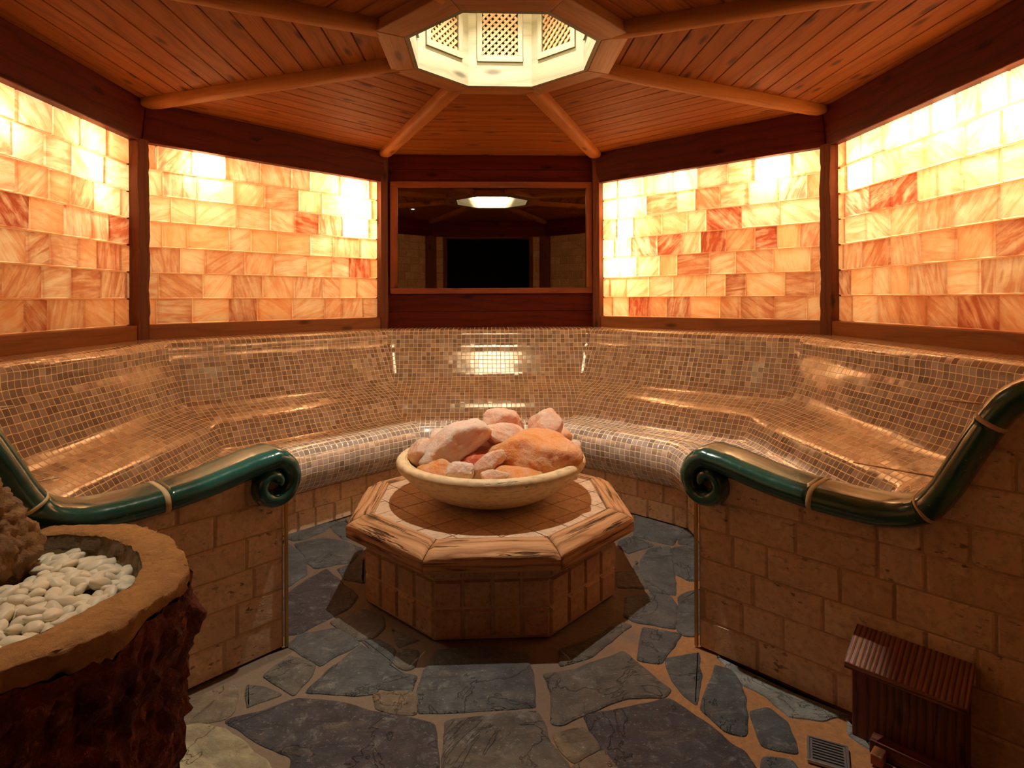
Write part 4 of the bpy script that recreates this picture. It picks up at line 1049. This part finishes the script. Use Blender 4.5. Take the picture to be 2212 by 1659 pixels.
# ---------------------------------------------------------------- pebbles
g = G('white_pebble'); o_ = g.obj(); n_ = g.noise(o_, 30., 4, .6); oi = g.n('ObjectInfo').outputs['Random']
g.bsdf(g.mix(g.math('MULTIPLY', oi, .55), g.mix(n_, (.86, .82, .68), (.74, .70, .56)), (.66, .60, .46)), .42, g.bump(n_, .12, .004), Specular_IOR_Level=.4); M['pebble'] = g.m
protos = []
for pi in range(7):
    bm = bmesh.new(); bmesh.ops.create_icosphere(bm, subdivisions=3, radius=1); R_ = random.Random(50+pi); sx, sy, sz = R_.uniform(.021, .029), R_.uniform(.0145, .019), R_.uniform(.010, .014)
    for v in bm.verts:
        p = v.co.copy(); k_ = 1+.16*noise.noise(p*1.1+Vector((pi*7, 0, 0)))+.05*noise.noise(p*2.6+Vector((0, pi*3, 0))); v.co = Vector((p.x*sx, p.y*sy*(1-.15*p.x*R_.choice([1])), p.z*sz))*k_
    me = bpy.data.meshes.new('white_pebble'); bm.to_mesh(me); bm.free()
    for p in me.polygons: p.use_smooth = True
    me.materials.append(M['pebble']); protos.append(me)
PR_ = random.Random(77); placed = []
def hol_r(a): x = (a/(2*PI) % 1)*NB; i = int(x) % NB; return RH[i]
first = None
# hex layout with jitter, two layers
cnt = 0
for layer, (sp_, zz) in enumerate(((.046, RZ-.075), (.0365, RZ-.052))):
    y = -2.1; row = 0
    while y < -1.25:
        x = -1.6+(sp_/2 if row % 2 else 0)
        while x < -.9:
            px, py = x+PR_.uniform(-.007, .007), y+PR_.uniform(-.006, .006)
            dx, dy = px-BC.x, py-BC.y; rr2 = math.hypot(dx, dy); lim = hol_r(math.atan2(dy, dx))-.018
            ok = rr2 < lim and math.hypot(px+1.455, (py+1.60)*.9) > .150
            if layer == 0: ok = ok and rr2 > lim-.06 and False
            if ok:
                z = zz+PR_.uniform(-.007, .010)-.012*max(0, (rr2/lim-.75)/.25)+.018*max(0, 1-rr2/.25)
                placed.append((px, py, z, PR_.uniform(0, 2*PI), PR_.uniform(-.5, .5), PR_.uniform(-.45, .45), PR_.uniform(.90, 1.35), PR_.randrange(7)))
            x += sp_
        y += sp_*.80; row += 1
base_peb = {}
for (x, y, z, a, b, c_, s_, m_) in placed:
    if m_ not in base_peb:
        o = bpy.data.objects.new('white_pebble', protos[m_]); C.objects.link(o); base_peb[m_] = o
        tag(o, 'smooth white pebble in the hollow of the stone basin', 'pebble', 'white pebbles in the basin')
    else:
        o = base_peb[m_].copy(); C.objects.link(o)
    o.location = (x, y, z); o.rotation_euler = (b, c_, a); o.scale = (s_, s_, s_)
print('PEBBLES', len(placed))

# ---------------------------------------------------------------- wooden box against the right end wall
th = empty('wooden_box', WR(1.9, 0, -.06), 'small dark wooden box with a sloping striped lid, standing against the right brick wall', 'box')
mb = MB()
a, b = 1.745, 2.055
mb.hexa([WR(a, .0, -.105), WR(b, .0, -.105), WR(b, .0, -.004), WR(a, .0, -.004), WR(a, .262, -.105), WR(b, .262, -.105), WR(b, .30, -.004), WR(a, .30, -.004)], (0, 0, 1), col=(.3, .4, .6))
mb.build('box_body', M['box'], th, bevel=.003)
mb = MB(); e3 = Vector((.669, -.744, 0)); n3 = Vector((.744, .669, 0))
dn = (WR(0, .333, -.003)-WR(0, .248, -.145))
up_ = Vector((0, 0, .022))
c0 = [WR(a-.012, .241, -.147), WR(b+.012, .241, -.147), WR(b+.012, .312, -.003), WR(a-.012, .312, -.003)]
mb.hexa(c0+[p+up_ for p in c0], dn, e3, col=(.1, .2, .9))
mb.build('lid', M['boxlid'], th, bevel=.0025)
mb = MB()
mb.hexa([WR(1.81, 0, -.155), WR(2.10, 0, -.155), WR(2.10, 0, -.106), WR(1.81, 0, -.106), WR(1.81, .045, -.155), WR(2.10, .045, -.155), WR(2.10, .045, -.106), WR(1.81, .045, -.106)], e3)
mb.build('base_batten', M['box'], th, bevel=.003)
mb = MB(); mb.hexa([WR(1.825, 0, -.205), WR(1.86, 0, -.205), WR(1.86, 0, -.156), WR(1.825, 0, -.156), WR(1.825, .035, -.205), WR(1.86, .035, -.205), WR(1.86, .035, -.156), WR(1.825, .035, -.156)], n3)
mb.build('foot_block', M['sill'], th, bevel=.004)

# ---------------------------------------------------------------- floor drain
dr = empty('floor_drain', (1.045, -1.372, 0), 'small slotted metal floor drain grate beside the wooden box', 'drain')
DX = Vector((.88, -.475, 0)).normalized(); DY = Vector((-DX.y, DX.x, 0)); O = Vector((1.045, -1.372, 0)); hw, hd = .060, .060
def DP(x, y, z): return O+DX*x+DY*y+Vector((0, 0, z))
def dbox(x0, x1, y0, y1, z0, z1): return [DP(x0, y0, z0), DP(x1, y0, z0), DP(x1, y1, z0), DP(x0, y1, z0), DP(x0, y0, z1), DP(x1, y0, z1), DP(x1, y1, z1), DP(x0, y1, z1)]
mb = MB()
for q in ((-hw, hw, -hd, -hd+.007), (-hw, hw, hd-.007, hd), (-hw, -hw+.007, -hd+.007, hd-.007), (hw-.007, hw, -hd+.007, hd-.007)): mb.hexa(dbox(*q, -.004, .006), DX)
mb.build('drain_frame', M['steel'], dr, bevel=.001)
mb = MB(); y = -hd+.009
while y < hd-.012: mb.hexa(dbox(-hw+.008, hw-.008, y, y+.0065, -.002, .004), DX); y += .0135
mb.hexa(dbox(-hw+.008, -hw+.015, -hd+.008, hd-.008, -.002, .0042), DY); mb.hexa(dbox(hw-.015, hw-.008, -hd+.008, hd-.008, -.002, .0042), DY)
mb.build('drain_bars', M['steel'], dr)
mb = MB(); mb.hexa(dbox(-hw+.002, hw-.002, -hd+.002, hd-.002, -.004, .0005), DX); mb.build('drain_dark_plate', M['unlit'], dr)  # solid slab painted near-black for the shade under the bars
